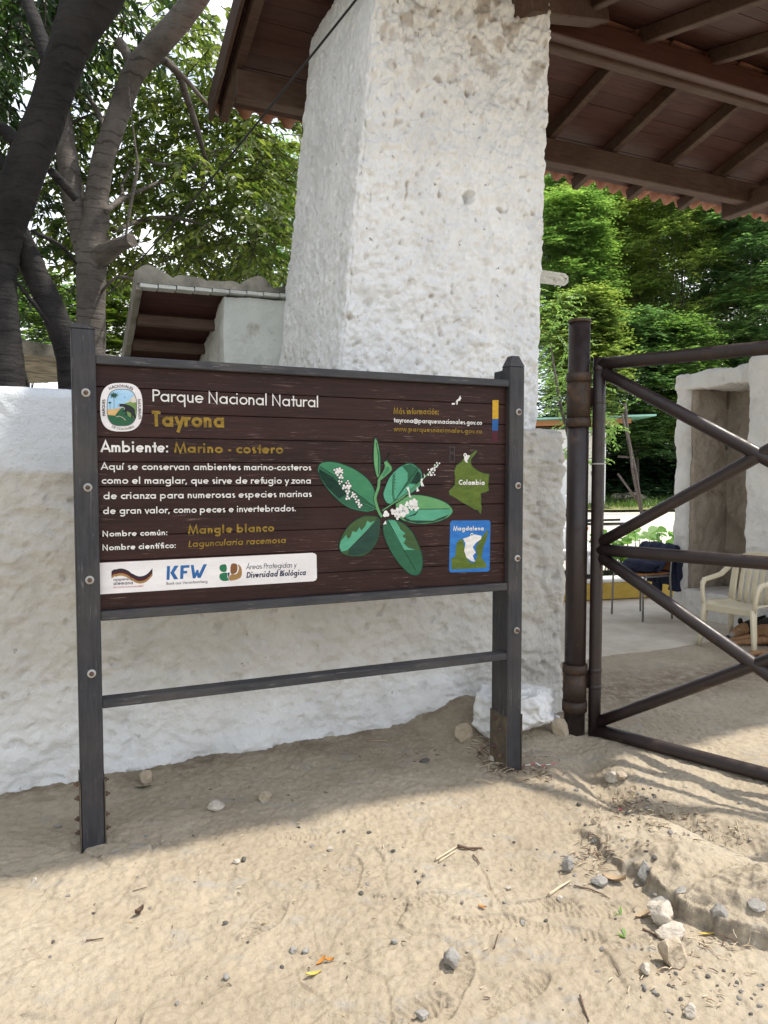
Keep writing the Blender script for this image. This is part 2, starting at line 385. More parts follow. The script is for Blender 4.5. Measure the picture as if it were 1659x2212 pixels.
# ------------------------------------------------------------------ object helpers
def link(o, parent=None):
    COL.objects.link(o)
    if parent is not None: o.parent = parent
    return o
def tag(o, label=None, cat=None, group=None, kind=None):
    if label: o['label'] = label
    if cat: o['category'] = cat
    if group: o['group'] = group
    if kind: o['kind'] = kind
    return o
def empty(name, loc, rz=0.0, label=None, cat=None, group=None):
    o = bpy.data.objects.new(name, None)
    o.empty_display_size = .1
    o.location = tuple(float(c) for c in loc)
    o.rotation_euler = (0, 0, rz)
    COL.objects.link(o)
    return tag(o, label, cat, group)
class MB:
    """collects shapes, builds one mesh object"""
    def __init__(s):
        s.v, s.f, s.mi, s.sm = [], [], [], []
    def add(s, verts, faces, mi=0, smooth=False):
        k = len(s.v)
        s.v += [tuple(float(c) for c in p) for p in verts]
        for f in faces:
            s.f.append(tuple(i + k for i in f)); s.mi.append(mi); s.sm.append(smooth)
        return s
    def box(s, lo, hi, mi=0, bev=0.0, M4=None, seg=1):
        bm = bmesh.new()
        bmesh.ops.create_cube(bm, size=1)
        c = [(a + b) / 2 for a, b in zip(lo, hi)]; d = [b - a for a, b in zip(lo, hi)]
        for v in bm.verts: v.co = Vector([c[i] + v.co[i] * d[i] for i in range(3)])
        if bev: bmesh.ops.bevel(bm, geom=list(bm.edges), offset=bev, segments=seg, affect='EDGES', profile=.6)
        if M4 is not None: bm.transform(M4)
        bm.verts.index_update()
        s.add([v.co for v in bm.verts], [[v.index for v in f.verts] for f in bm.faces], mi)
        bm.free(); return s
    def bar(s, a, b, w, h, mi=0, bev=0.0, up=(0, 0, 1)):
        a, b = Vector([float(c) for c in a]), Vector([float(c) for c in b]); x = (b - a); L = x.length; x.normalize()
        upv = Vector(up); y = upv.cross(x).normalized(); z = x.cross(y)
        m = Matrix((x, y, z)).transposed().to_4x4(); m.translation = a
        return s.box((0, -w / 2, -h / 2), (L, w / 2, h / 2), mi, bev, m)
    def tube(s, pts, radii, sides=12, mi=0, caps=True, smooth=True, wob=0.0, seed=0):
        P = [Vector([float(c) for c in p]) for p in pts]
        if isinstance(radii, (int, float)): radii = [radii] * len(P)
        vs, fs = [], []
        t0 = (P[1] - P[0]).normalized()
        ref = Vector((0, 0, 1)) if abs(t0.z) < .9 else Vector((1, 0, 0))
        n = t0.cross(ref).normalized()
        rnd = random.Random(seed)
        for i, p in enumerate(P):
            t = (P[min(i + 1, len(P) - 1)] - P[max(i - 1, 0)]).normalized()
            n = (n - t * n.dot(t)).normalized(); bn = t.cross(n)
            for k in range(sides):
                a = 2 * math.pi * k / sides
                r = radii[i] * (1 + wob * math.sin(3 * a + i * .7 + seed) * .5 + (rnd.uniform(-wob, wob) if wob else 0))
                vs.append(p + (n * math.cos(a) + bn * math.sin(a)) * r)
        for i in range(len(P) - 1):
            for k in range(sides):
                k2 = (k + 1) % sides
                fs.append((i * sides + k, i * sides + k2, (i + 1) * sides + k2, (i + 1) * sides + k))
        k0 = len(s.v)
        s.add(vs, fs, mi, smooth)
        if caps:
            s.f.append(tuple(k0 + k for k in reversed(range(sides)))); s.mi.append(mi); s.sm.append(False)
            o = k0 + (len(P) - 1) * sides
            s.f.append(tuple(o + k for k in range(sides))); s.mi.append(mi); s.sm.append(False)
        return s
    def lathe(s, prof, sides=24, mi=0, M4=None, smooth=True):
        vs, fs = [], []
        for r, z in prof:
            for k in range(sides):
                a = 2 * math.pi * k / sides; vs.append(Vector((r * math.cos(a), r * math.sin(a), z)))
        for i in range(len(prof) - 1):
            for k in range(sides):
                k2 = (k + 1) % sides; fs.append((i * sides + k, i * sides + k2, (i + 1) * sides + k2, (i + 1) * sides + k))
        if M4 is not None: vs = [M4 @ v for v in vs]
        return s.add(vs, fs, mi, smooth)
    def build(s, name, mats, parent=None, loc=None):
        me = bpy.data.meshes.new(name)
        me.from_pydata(s.v, [], s.f)
        if not isinstance(mats, (list, tuple)): mats = [mats]
        for m in mats: me.materials.append(m)
        me.polygons.foreach_set('material_index', s.mi)
        me.polygons.foreach_set('use_smooth', s.sm)
        me.update()
        o = bpy.data.objects.new(name, me)
        if loc is not None: o.location = tuple(float(c) for c in loc)
        return link(o, parent)
def np_mesh(name, V, Fq, mat, parent=None, smooth=True):
    """fast mesh from numpy quads/tris (Fq: (n,k))"""
    me = bpy.data.meshes.new(name)
    V = np.ascontiguousarray(V, dtype=np.float32); Fq = np.ascontiguousarray(Fq, dtype=np.int32)
    k = Fq.shape[1]
    me.vertices.add(len(V)); me.vertices.foreach_set('co', V.ravel())
    me.loops.add(Fq.size); me.loops.foreach_set('vertex_index', Fq.ravel())
    me.polygons.add(len(Fq))
    me.polygons.foreach_set('loop_start', np.arange(0, Fq.size, k, dtype=np.int32))
    me.polygons.foreach_set('loop_total', np.full(len(Fq), k, dtype=np.int32))
    me.polygons.foreach_set('use_smooth', np.full(len(Fq), bool(smooth)))
    me.materials.append(mat)
    me.update(calc_edges=True); me.validate()
    o = bpy.data.objects.new(name, me)
    return link(o, parent)

def rough_box(name, xs, ys, zs, r, disp, mat, parent=None, warp=None, faces=('x0', 'x1', 'y0', 'y1', 'z1')):
    """box gridded on the given coordinates, rounded by r and displaced outwards by disp(p, n)"""
    xs, ys, zs = (np.asarray(a, float) for a in (xs, ys, zs))
    lo = np.array([xs[0], ys[0], zs[0]]) + r; hi = np.array([xs[-1], ys[-1], zs[-1]]) - r
    Vs, Fs, off = [], [], 0
    def grid(a, b, make, flip):
        nonlocal off
        A, B = np.meshgrid(a, b, indexing='ij')
        P = make(A, B).reshape(-1, 3)
        idx = np.arange(len(a) * len(b)).reshape(len(a), len(b))
        q = np.stack([idx[:-1, :-1], idx[1:, :-1], idx[1:, 1:], idx[:-1, 1:]], -1).reshape(-1, 4)
        if flip: q = q[:, ::-1]
        Vs.append(P); Fs.append(q + off); off += len(P)
    st = lambda X, Y, Z: np.stack(np.broadcast_arrays(X, Y, Z), -1)
    if 'y0' in faces: grid(xs, zs, lambda a, b: st(a, ys[0] + 0 * a, b), False)
    if 'y1' in faces: grid(xs, zs, lambda a, b: st(a, ys[-1] + 0 * a, b), True)
    if 'x0' in faces: grid(ys, zs, lambda a, b: st(xs[0] + 0 * a, a, b), True)
    if 'x1' in faces: grid(ys, zs, lambda a, b: st(xs[-1] + 0 * a, a, b), False)
    if 'z1' in faces: grid(xs, ys, lambda a, b: st(a, b, zs[-1] + 0 * a), False)
    if 'z0' in faces: grid(xs, ys, lambda a, b: st(a, b, zs[0] + 0 * a), True)
    P = np.concatenate(Vs); Fq = np.concatenate(Fs)
    C = np.clip(P, lo, hi); D = P - C
    n = D / np.maximum(np.linalg.norm(D, axis=1), 1e-9)[:, None]
    Q = C + n * r
    Q = Q + n * disp(Q, n)[:, None]
    if warp is not None: Q = warp(Q)
    return np_mesh(name, Q, Fq, mat, parent)

# ------------------------------------------------------------------ the ground
def seg_dist(x, y, pts):
    """distance to a polyline, parameter along it, signed side"""
    best = np.full(np.shape(x), 1e9); par = np.zeros(np.shape(x)); side = np.zeros(np.shape(x))
    L = 0
    for (ax, ay), (bx, by) in zip(pts[:-1], pts[1:]):
        dx, dy = bx - ax, by - ay; l2 = dx * dx + dy * dy; l = math.sqrt(l2)
        t = np.clip(((x - ax) * dx + (y - ay) * dy) / l2, 0, 1)
        d = np.hypot(x - ax - t * dx, y - ay - t * dy)
        s = (x - ax) * dy - (y - ay) * dx           # positive on the right of a->b
        k = d < best
        best = np.where(k, d, best); par = np.where(k, L + t * l, par); side = np.where(k, np.sign(s), side)
        L += l
    return best, par, side
LEDGE = [tuple(gz(*p)[:2]) for p in ((1230, 1790), (1282, 1829), (1330, 1872), (1395, 1916), (1470, 1980), (1560, 2020), (1680, 2062), (1900, 2150))]
GULLY = [tuple(gz(*p)[:2]) for p in ((1242, 1625), (1300, 1690), (1345, 1725), (1430, 1752), (1545, 1800), (1680, 1850), (1900, 1950))]
FOOT = [((1160, 1955), 10, .30), ((900, 1950), 30, .27), ((1290, 1965), 8, .27), ((640, 1800), 15, .27), ((1215, 2010), -20, .27),
        ((985, 2120), 75, .28), ((1400, 2035), 5, .28), ((880, 2185), 30, .27), ((760, 1880), 95, .26), ((1050, 1990), -5, .27), ((560, 1990), 60, .27), ((1120, 2140), 40, .27)]
FOOT = [(gz(*p)[:2], math.radians(a), L) for p, a, L in FOOT]
def ground_h(x, y):
    x = np.asarray(x, float); y = np.asarray(y, float)
    u = (x - OO[0]) * UU[0] + (y - OO[1]) * UU[1]
    n = (x - OO[0]) * NN[0] + (y - OO[1]) * NN[1]
    h = 0.045 * np.clip(y - 11, 0, 20)
    near = 1 - sstep(7, 12, y)
    under = sstep(1.0, 1.12, n) * sstep(3.3, 3.6, u)         # beneath the concrete slab
    calm = sstep(.35, .75, n) * sstep(3.2, 3.6, u)
    loose = near * (1 - .85 * np.maximum(under, calm))
    h = h + loose * (.022 * p2(x * 1.3, y * 1.3) + .012 * p2(x * 3.6, y * 3.6, 3) + .006 * p2(x * 9, y * 9, 7))
    h = h + loose * .0045 * np.abs(p2(x * 12, y * 12, 9)) - loose * .0060 * np.abs(p2(x * 22 + .6 * p2(x * 5, y * 5, 61), y * 17, 62)) - loose * .0040 * np.abs(p2(x * 45, y * 38, 63)) + loose * .0045 * p2(x * 31, y * 31, 4) + loose * .0032 * p2(x * 70, y * 70, 5)
    h = h - .05 * under
    # sand heaped against the wall foot
    h = h + .15 * np.exp(-((u - 2.5) / .42) ** 2) * sstep(-.6, -.02, n) * (1 - sstep(.05, .3, n))
    h = h + .05 * np.exp(-((u - 1.4) / .7) ** 2) * sstep(-.5, -.02, n) * (1 - sstep(.05, .3, n))
    h = h - .05 * np.exp(-((u - 3.15) / .22) ** 2) * sstep(-.55, -.1, n) * (1 - sstep(.2, .4, n))
    # washed-out channel running from the gate post
    d, par, side = seg_dist(x, y, GULLY)
    wob = .03 * p2(x * 6, y * 6, 11)
    h = h - .055 * np.exp(-((d + wob) / .085) ** 2) * sstep(0, .2, par) * near
    h = h + .02 * np.exp(-((d - .2) / .1) ** 2) * near
    # rocky ledge
    d, par, side = seg_dist(x, y, LEDGE)
    wl_ = .032 * p2(x * 7, y * 7, 21) + .018 * p2(x * 19, y * 19, 22) + .008 * p2(x * 44, y * 44, 23)
    sd = np.where(side < 0, d, -d) + wl_
    hgt = np.clip(.03 + .115 * par, 0, .125) * (1 + .5 * p2(x * 5, y * 5, 31))
    rise = .60 * sstep(-.008, .014, sd) + .40 * sstep(.02, .12, sd)
    top = rise * (1 - .85 * sstep(.15, .52, sd)) * sstep(-.02, .1, par)
    h = h + hgt * top * near + rise * (1 - sstep(.2, .5, sd)) * sstep(0, .1, par) * near * (.018 * np.abs(p2(x * 8, y * 8, 33)) + .008 * p2(x * 22, y * 22, 34) + .004 * p2(x * 55, y * 55, 35))
    h = h + .035 * np.exp(-(((x - .905) / .10) ** 2 + ((y - 2.99) / .075) ** 2))
    # slate plates just breaking the surface
    c = .23
    gx, gy = x / c + .35 * p2(x * 3, y * 3, 41), y / (c * .8) + .35 * p2(x * 3, y * 3, 42)
    bx, by = np.floor(gx).astype(int), np.floor(gy).astype(int)
    f1 = np.full(x.shape, 9.0); f2 = np.full(x.shape, 9.0); cid = np.zeros(x.shape, int)
    for i in (-1, 0, 1):
        for j in (-1, 0, 1):
            hsh = _perm[_perm[(bx + i) & 255] + ((by + j) & 255)]
            ox = bx + i + .15 + .7 * (hsh / 255.0); oy = by + j + .15 + .7 * (_perm[hsh] / 255.0)
            dd = np.hypot(gx - ox, gy - oy)
            k = dd < f1
            f2 = np.where(k, f1, np.minimum(f2, dd)); cid = np.where(k, hsh, cid); f1 = np.where(k, dd, f1)
    plate = (cid % 7 < 2) * sstep(.03, .10, f2 - f1) * (y < 2.9) * loose
    tilt = ((cid % 5) - 2) * .05 * (gx - np.floor(gx) - .5) + ((cid % 3) - 1) * .05 * (gy - np.floor(gy) - .5)
    edge = np.exp(-((f2 - f1) / .022) ** 2) * sstep(.05, .3, p2(x * 2.3, y * 2.3, 71)) * (y < 2.95) * loose
    h = h + plate * np.clip(.006 + .45 * tilt * c, 0, .018) - .010 * edge
    # shoe prints
    for (fx, fy), fa, L in FOOT:
        dx, dy = x - fx, y - fy
        a = dx * math.cos(fa) + dy * math.sin(fa); b = -dx * math.sin(fa) + dy * math.cos(fa)
        wd = .042 + .012 * np.sin(a / L * 5)
        e = (a / (L / 2)) ** 2 * .9 + (b / wd) ** 2
        ins = 1 - sstep(.75, 1.0, e)
        rim = np.exp(-((e - 1.15) / .22) ** 2)
        tread = np.sin(a * 2 * math.pi / .021 + 5 * np.abs(b) / .05)
        h = h + ins * (-.008 + .0060 * tread * (.4 + .6 * sstep(-.2, .3, p2(x * 11, y * 11, 51)))) + .002 * rim
    return h
def build_ground():
    def axis(parts):
        a = []
        for lo, hi, st in parts: a.append(np.arange(lo, hi, st))
        return np.concatenate(a + [np.array([parts[-1][1]])])
    xs = axis([(-70, -14, 4), (-14, -4, 1), (-4, -2.2, .08), (-2.2, -1.3, .012), (-1.3, 1.9, .0055), (1.9, 3.2, .012), (3.2, 6, .06), (6, 16, .5), (16, 70, 4)])
    ys = axis([(-12, 1, .8), (1, 1.7, .05), (1.7, 3.0, .0055), (3.0, 4.3, .008), (4.3, 7, .022), (7, 14, .15), (14, 34, .5), (34, 110, 4)])
    X, Y = np.meshgrid(xs, ys, indexing='ij')
    Z = ground_h(X.ravel(), Y.ravel())
    V = np.stack([X.ravel(), Y.ravel(), Z], -1)
    idx = np.arange(X.size).reshape(X.shape)
    q = np.stack([idx[:-1, :-1], idx[1:, :-1], idx[1:, 1:], idx[:-1, 1:]], -1).reshape(-1, 4)
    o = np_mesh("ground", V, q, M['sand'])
    tag(o, kind='structure')
    return xs, ys, Z.reshape(X.shape)
GX, GY, GZ_ = build_ground()
def gh(x, y):                                # height of the built ground at one point
    i = min(max(int(np.searchsorted(GX, x)) - 1, 0), len(GX) - 2); j = min(max(int(np.searchsorted(GY, y)) - 1, 0), len(GY) - 2)
    a = (x - GX[i]) / (GX[i + 1] - GX[i]); b = (y - GY[j]) / (GY[j + 1] - GY[j])
    return float((GZ_[i, j] * (1 - a) + GZ_[i + 1, j] * a) * (1 - b) + (GZ_[i, j + 1] * (1 - a) + GZ_[i + 1, j + 1] * a) * b)
def gp(px, py, sink=0.0):                    # pixel -> point on the ground
    z = 0.0
    for _ in range(12):
        p = gz(px, py, z); z = .5 * z + .5 * gh(p[0], p[1])
    return np.array([p[0], p[1], z - sink])

# concrete floor under the gateway roof, kerb and gravel yard beyond
def build_slab():
    u0, u1, n1 = 3.42, 9.5, 4.2
    us = np.arange(u0, u1, .03); ts = np.concatenate([np.linspace(0, .12, 8), np.linspace(.15, 1, 40)])
    A, B = np.meshgrid(us, ts, indexing='ij')
    n0 = .84 + .03 * np.clip(A - 4, 0, 3) + .05 * p2(A * 2.2, A * 0, 3) + .02 * p2(A * 9, A * 0, 5)
    Nn = n0 + B * (n1 - n0)
    Z = .012 - .03 * np.clip(1 - B / .03, 0, 1) + .003 * p2(A * 3, Nn * 3)
    P = OO[None, None] + A[..., None] * UU + Nn[..., None] * NN
    P = np.stack([P[..., 0], P[..., 1], Z], -1).reshape(-1, 3)
    idx = np.arange(A.size).reshape(A.shape)
    q = np.stack([idx[:-1, :-1], idx[1:, :-1], idx[1:, 1:], idx[:-1, 1:]], -1).reshape(-1, 4)
    tag(np_mesh("concrete_floor", P, q, M['concrete']), kind='structure')
build_slab()
kb = MB()
ka, kc = wp(4.2, 3.36), wp(9.3, 2.55)
kb.bar(ka + [0, 0, .12], kc + [0, 0, .12], .10, .20, 0, .008)
kdir = (kc - ka) / np.linalg.norm(kc - ka); kn = np.array([-kdir[1], kdir[0], 0])
kb.bar(ka + [0, 0, .235] + kn * .11, kc + [0, 0, .235] + kn * .11, .34, .03, 1, .006)
kb.bar(ka + [0, 0, .11] + kn * .165, kc + [0, 0, .11] + kn * .165, .21, .21, 1, 0)
tag(kb.build("kerb", [M['kerb_y'], M['kerb_w']]), kind='structure')
def sheet(name, corners, mat, lift, n=40):
    a, b, c, d = [np.array(p, float) for p in corners]
    s = np.linspace(0, 1, n); A, B = np.meshgrid(s, s, indexing='ij')
    P = (a * (1 - A[..., None]) + b * A[..., None]) * (1 - B[..., None]) + (d * (1 - A[..., None]) + c * A[..., None]) * B[..., None]
    P = P.reshape(-1, 2)
    Z = .045 * np.clip(P[:, 1] - 11, 0, 20) + lift + .02 * p2(P[:, 0], P[:, 1], 2)
    idx = np.arange(n * n).reshape(n, n)
    q = np.stack([idx[:-1, :-1], idx[1:, :-1], idx[1:, 1:], idx[:-1, 1:]], -1).reshape(-1, 4)
    return tag(np_mesh(name, np.column_stack([P, Z]), q, mat), kind='structure')
sheet("gravel_yard", [(-4, 11.5), (26, 9.6), (30, 22.5), (-4, 22.5)], M['gravel'], .05)
M['turf'] = mat_mottled("turf_soil", (.10, .12, .035), (.30, .30, .13), 5, .95, .5, .03)
sheet("turf", [(-20, 20.3), (40, 19.6), (44, 34), (-22, 34)], M['turf'], .12)

# ------------------------------------------------------------------ perimeter wall
ROOT_Z = ANG
def wall_disp(P, n):
    x, y, z = P[:, 0], P[:, 1], P[:, 2]
    smooth_top = sstep(1.47, 1.53, z + .03 * p2(x * 5, y * 0 + 2)) * (1 - sstep(1.0, 1.6, x))
    d = .020 * fbm3(x * 2.6, y * 3.2, z * 3.2, 3) + .015 * np.abs(perlin3(x * 6 + z * 2, y * 8, z * 7)) + .007 * perlin3(x * 18, y * 18, z * 21) - .008 * np.abs(perlin3(x * 13 + 5, y * 13, z * 15))
    d = d - .014 * sstep(.42, .62, perlin3(x * 15, y * 15, z * 15 + 9)) + .0035 * perlin3(x * 48, y * 48, z * 50)
    d = d + .03 * sstep(.22, -.02, z - .10 * np.exp(-((x - 2.45) / .5) ** 2)) * (.6 + perlin3(x * 5, y * 5, z * 5))
    low = d * 1.35
    up = .006 * perlin3(x * 4, y * 4, z * 4) + .0025 * perlin3(x * 20, y * 20, z * 20) + .020
    return low * (1 - smooth_top) + up * smooth_top
def wall_warp(Q):
    x, z = Q[:, 0], Q[:, 2]
    top = 1.892 - .108 * sstep(1.5, 2.7, x) + .008 * p2(x * 3, x * 0, 4)
    Q = Q.copy(); Q[:, 2] = np.where(z > 1.2, 1.2 + (z - 1.2) / .692 * (top - 1.2), z)
    return Q
wall = empty("perimeter_wall", wp(0, 0), ROOT_Z, "low whitewashed rough masonry wall behind the park information board", "wall")
xs = np.concatenate([np.arange(-5, -.3, .12), np.arange(-.3, 3.235, .0095)])
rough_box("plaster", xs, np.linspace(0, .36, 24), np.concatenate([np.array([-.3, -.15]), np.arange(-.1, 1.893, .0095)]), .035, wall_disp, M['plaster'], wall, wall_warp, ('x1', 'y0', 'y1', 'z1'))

# ------------------------------------------------------------------ great pillar
PB = wp(2.4, .7)
def pil_local(u, n, z): return (u - 2.4, n - .7, z)
GRIME = {}
def add_grime(o):
    at_ = o.data.attributes.new('grime', 'FLOAT', 'POINT'); at_.data.foreach_set('value', GRIME['v'].astype(np.float32))
    m = M['pillar']; n, l = nodes_of(m)
    src = n['Principled BSDF'].inputs['Base Color'].links[0].from_socket
    a = n.new('ShaderNodeAttribute'); a.attribute_name = 'grime'
    setc(m, mixc(m, mixc(m, 1.0, mask(m, a.outputs['Fac'], .1, .9), (.8,) * 3, 'MULTIPLY'), src, ramp(m, tex_noise(m, 30, 4, .6), [(.3, (.20, .125, .065)), (.7, (.42, .33, .23))])))
def pil_disp(P, n):
    x, y, z = P[:, 0], P[:, 1], P[:, 2]
    front = sstep(-.2, -.8, n[:, 1])
    k = .62 + .68 * front
    d = .016 * fbm3(x * 4, y * 4, z * 3.4, 2) - .026 * np.abs(perlin3(x * 9, y * 9, z * 7)) + .013 * perlin3(x * 17, y * 17, z * 14 + 3) - .012 * np.abs(perlin3(x * 24, y * 24, z * 20 + 8))
    d = d + .011 * np.abs(perlin3(x * 24, y * 24, z * 15 + 50)) * 2 - .010 + .007 * perlin3(x * 34, y * 34, z * 25) + .005 * perlin3(x * 60, y * 60, z * 48)
    pit = sstep(.50, .74, perlin3(x * 13, y * 13, z * 12 + 17))
    d = d - (.010 + .008 * front) * pit
    d = d + .010 * sstep(.1, .5, perlin3(x * 15 + 4, y * 15, z * 12 + 40)) - .010 * sstep(.0, .35, -np.abs(perlin3(x * 7 + 9, y * 7, z * 6)) + .12)
    d = d - .011 * sstep(.45, .65, perlin3(x * 27, y * 27, z * 25 + 31))
    # groove and rib down the middle of the front, and one deep putlog hole
    gr = front * np.exp(-((x - .075 + .015 * np.sin(z * 3.1)) / .022) ** 2) * sstep(2.0, 2.5, z) * sstep(3.2, 2.9, z)
    d = d - .014 * gr
    hx, hz = x - (2.508 - 2.4), z - 3.162
    d = d - .07 * front * (1 - sstep(.6, 1.0, (hx / .036) ** 2 + (hz / .040) ** 2))
    GRIME['v'] = np.clip(.75 * pit * front * (perlin3(x * 5, y * 5, z * 5 + 60) > -.05) + .5 * sstep(.45, .65, perlin3(x * 27, y * 27, z * 25 + 31)) * (.4 + .6 * front) + sstep(3.3, 4.3, z) * sstep(.0, .45, perlin3(x * 9 + 3, y * 9, z * 10) + .5 * perlin3(x * 24, y * 24, z * 20)) * .7 * front, 0, 1)
    return d * k * (.88 - .3 * sstep(.2, .8, n[:, 0]))
def pil_warp(Q):
    Q = Q.copy(); z = Q[:, 2]
    xl = 1.73 - 2.4 + .112 * (z - 2.13); xr = 3.10 - 2.4 + .026 * (z - 1.8)
    t = (Q[:, 0] - (-.68)) / 1.385
    Q[:, 0] = xl + t * (xr - xl)
    return Q
pillar = empty("stone_pillar", PB, ROOT_Z, "massive white rough plastered gate pillar rising behind the wall to the roof", "pillar")
rough_box("plaster", np.arange(-.68, .7051, .0085), np.arange(-.62, .7001, .0085), np.concatenate([np.arange(0, 1.6, .1), np.arange(1.6, 4.64, .0085)]), .045, pil_disp, M['pillar'], pillar, pil_warp)
add_grime(pillar.children[0])

# ------------------------------------------------------------------ gateway roof
RIDGE_N, RIDGE_Z, SLOPE = .80, 4.93, .262
ROOF_U0, ROOF_U1 = 1.52, 11.0
BACK_N, FRONT_N = 2.45, -1.28
roof = empty("gateway_roof", wp(2.4, .8, 4.2), ROOT_Z, "dark timber gateway roof with clay tiles carried by the white pillar", "roof")
def rl(u, n, z): return Vector((u - 2.4, n - .8, z - 4.2))
def roof_z(n): return RIDGE_Z - SLOPE * abs(n - RIDGE_N)
def slope_board(mb, u0, u1, n0, n1, zoff, th, mi=0):
    p = [rl(u0, n0, roof_z(n0) + zoff), rl(u1, n0, roof_z(n0) + zoff), rl(u1, n1, roof_z(n1) + zoff), rl(u0, n1, roof_z(n1) + zoff)]
    q = [v + Vector((0, 0, th)) for v in p]
    mb.add(p + q, [(0, 3, 2, 1), (4, 5, 6, 7), (0, 1, 5, 4), (1, 2, 6, 5), (2, 3, 7, 6), (3, 0, 4, 7)], mi)
bd = MB(); rndb = random.Random(3)
for side, nend in ((1, BACK_N - .05), (-1, FRONT_N + .05)):
    n = RIDGE_N
    while (nend - n) * side > .01:
        n2 = n + side * .145
        if (n2 - nend) * side > 0: n2 = nend
        slope_board(bd, ROOF_U0 + .03, ROOF_U1 - .03, n + side * .003, n2, .0 + rndb.uniform(-.003, .003), .018)
        n = n2
bd.build("ceiling_boards", M['ceiling'], roof)
for k in range(-4, 10):
    u = 4.46 + .715 * k
    for side, nend in ((1, BACK_N - .02), (-1, FRONT_N + .02)):
        rb = MB()
        a, b = rl(u, RIDGE_N + side * .075, roof_z(RIDGE_N + side * .075) - .062), rl(u, nend, roof_z(nend) - .062)
        rb.bar(a, b, .07, .115, 0, .006)
        rb.build("rafter", M['beam'], roof)
rg = MB(); rg.box(rl(ROOF_U0 + .1, RIDGE_N - .02, RIDGE_Z - .30), rl(ROOF_U1 - .1, RIDGE_N + .07, RIDGE_Z - .055), 0, .008)
rg.build("ridge_beam", M['beam'], roof)
rg = MB(); rg.box(rl(ROOF_U0 + .1, RIDGE_N - .125, RIDGE_Z - .275), rl(ROOF_U1 - .1, RIDGE_N - .024, RIDGE_Z - .10), 0, .008)
rg.build("red_ridge_plank", M['redbeam'], roof)
for n0 in (1.86,):
    pu = MB(); pu.box(rl(ROOF_U0 + .05, n0 - .06, roof_z(n0) - .335), rl(7.1, n0 + .06, roof_z(n0) - .13), 0, .008)
    pu.build("purlin", M['beam'], roof)
cb = MB(); cb.box(rl(6.92, -.8, roof_z(1.86) - .40), rl(7.05, 2.15, roof_z(1.86) - .215), 0, .01); cb.build("tie_beam", M['beam'], roof)
br = MB(); br.bar(rl(2.90, .05, 4.335), rl(3.95, .60, 4.83), .14, .14, 0, .008); br.build("brace", M['beam'], roof)
# verge boards close the gable end
for side, nend in ((1, BACK_N), (-1, FRONT_N)):
    vb = MB(); vb.bar(rl(ROOF_U0 - .012, RIDGE_N + side * .02, RIDGE_Z + .02), rl(ROOF_U0 - .012, nend + side * .06, roof_z(nend + side * .06) + .02), .03, .20, 0, .004)
    vb.build("barge_board", M['beam'], roof)
# barrel tiles: one rippled sheet, with thickness, per slope
def tiles(side, nend):
    us = np.arange(ROOF_U0 + .005, ROOF_U1 + .06, .0125)
    ns = np.linspace(RIDGE_N, nend + side * .11, 26)
    A, B = np.meshgrid(us, ns, indexing='ij')
    ph = A / .19 * 2 * np.pi
    rr = np.where(np.cos(ph) > 0, .05 * np.abs(np.cos(ph)) ** .6, -.028 * np.abs(np.cos(ph)) ** .6)
    ctl = np.floor(ph / (2 * np.pi) + .25)
    jit = .02 * np.sin(ctl * 12.9898) + .012 * np.sin(ctl * 4.7)
    B2 = B + np.where(np.abs(B - ns[-1]) < .01, jit, 0)
    row = ((np.abs(B - RIDGE_N) / .36) % 1.0)
    Z = RIDGE_Z - SLOPE * np.abs(B2 - RIDGE_N) + .056 + rr + .016 * row
    P = np.stack([A - 2.4, B2 - .8, Z - 4.2], -1)
    Q = P.copy(); Q[..., 2] -= .016
    idx = np.arange(A.size).reshape(A.shape)
    q = np.stack([idx[:-1, :-1], idx[1:, :-1], idx[1:, 1:], idx[:-1, 1:]], -1).reshape(-1, 4)
    q2 = q[:, ::-1] + A.size
    e = np.stack([idx[:-1, -1], idx[1:, -1], idx[1:, -1] + A.size, idx[:-1, -1] + A.size], -1)
    e2 = np.stack([idx[0, :-1], idx[0, 1:], idx[0, 1:] + A.size, idx[0, :-1] + A.size], -1)
    V = np.concatenate([P.reshape(-1, 3), Q.reshape(-1, 3)])
    return np_mesh("roof_tiles", V, np.concatenate([q, q2, e, e2]), M['tile'], roof)
tiles(1, BACK_N); tiles(-1, FRONT_N)
cp = MB()
for i in range(26):
    u = ROOF_U0 - .05 + i * .37
    cp.tube([rl(u, RIDGE_N, RIDGE_Z + .06), rl(u + .40, RIDGE_N, RIDGE_Z + .075)], [.10, .09], 14)
cp.build("ridge_tiles", M['tile'], roof)

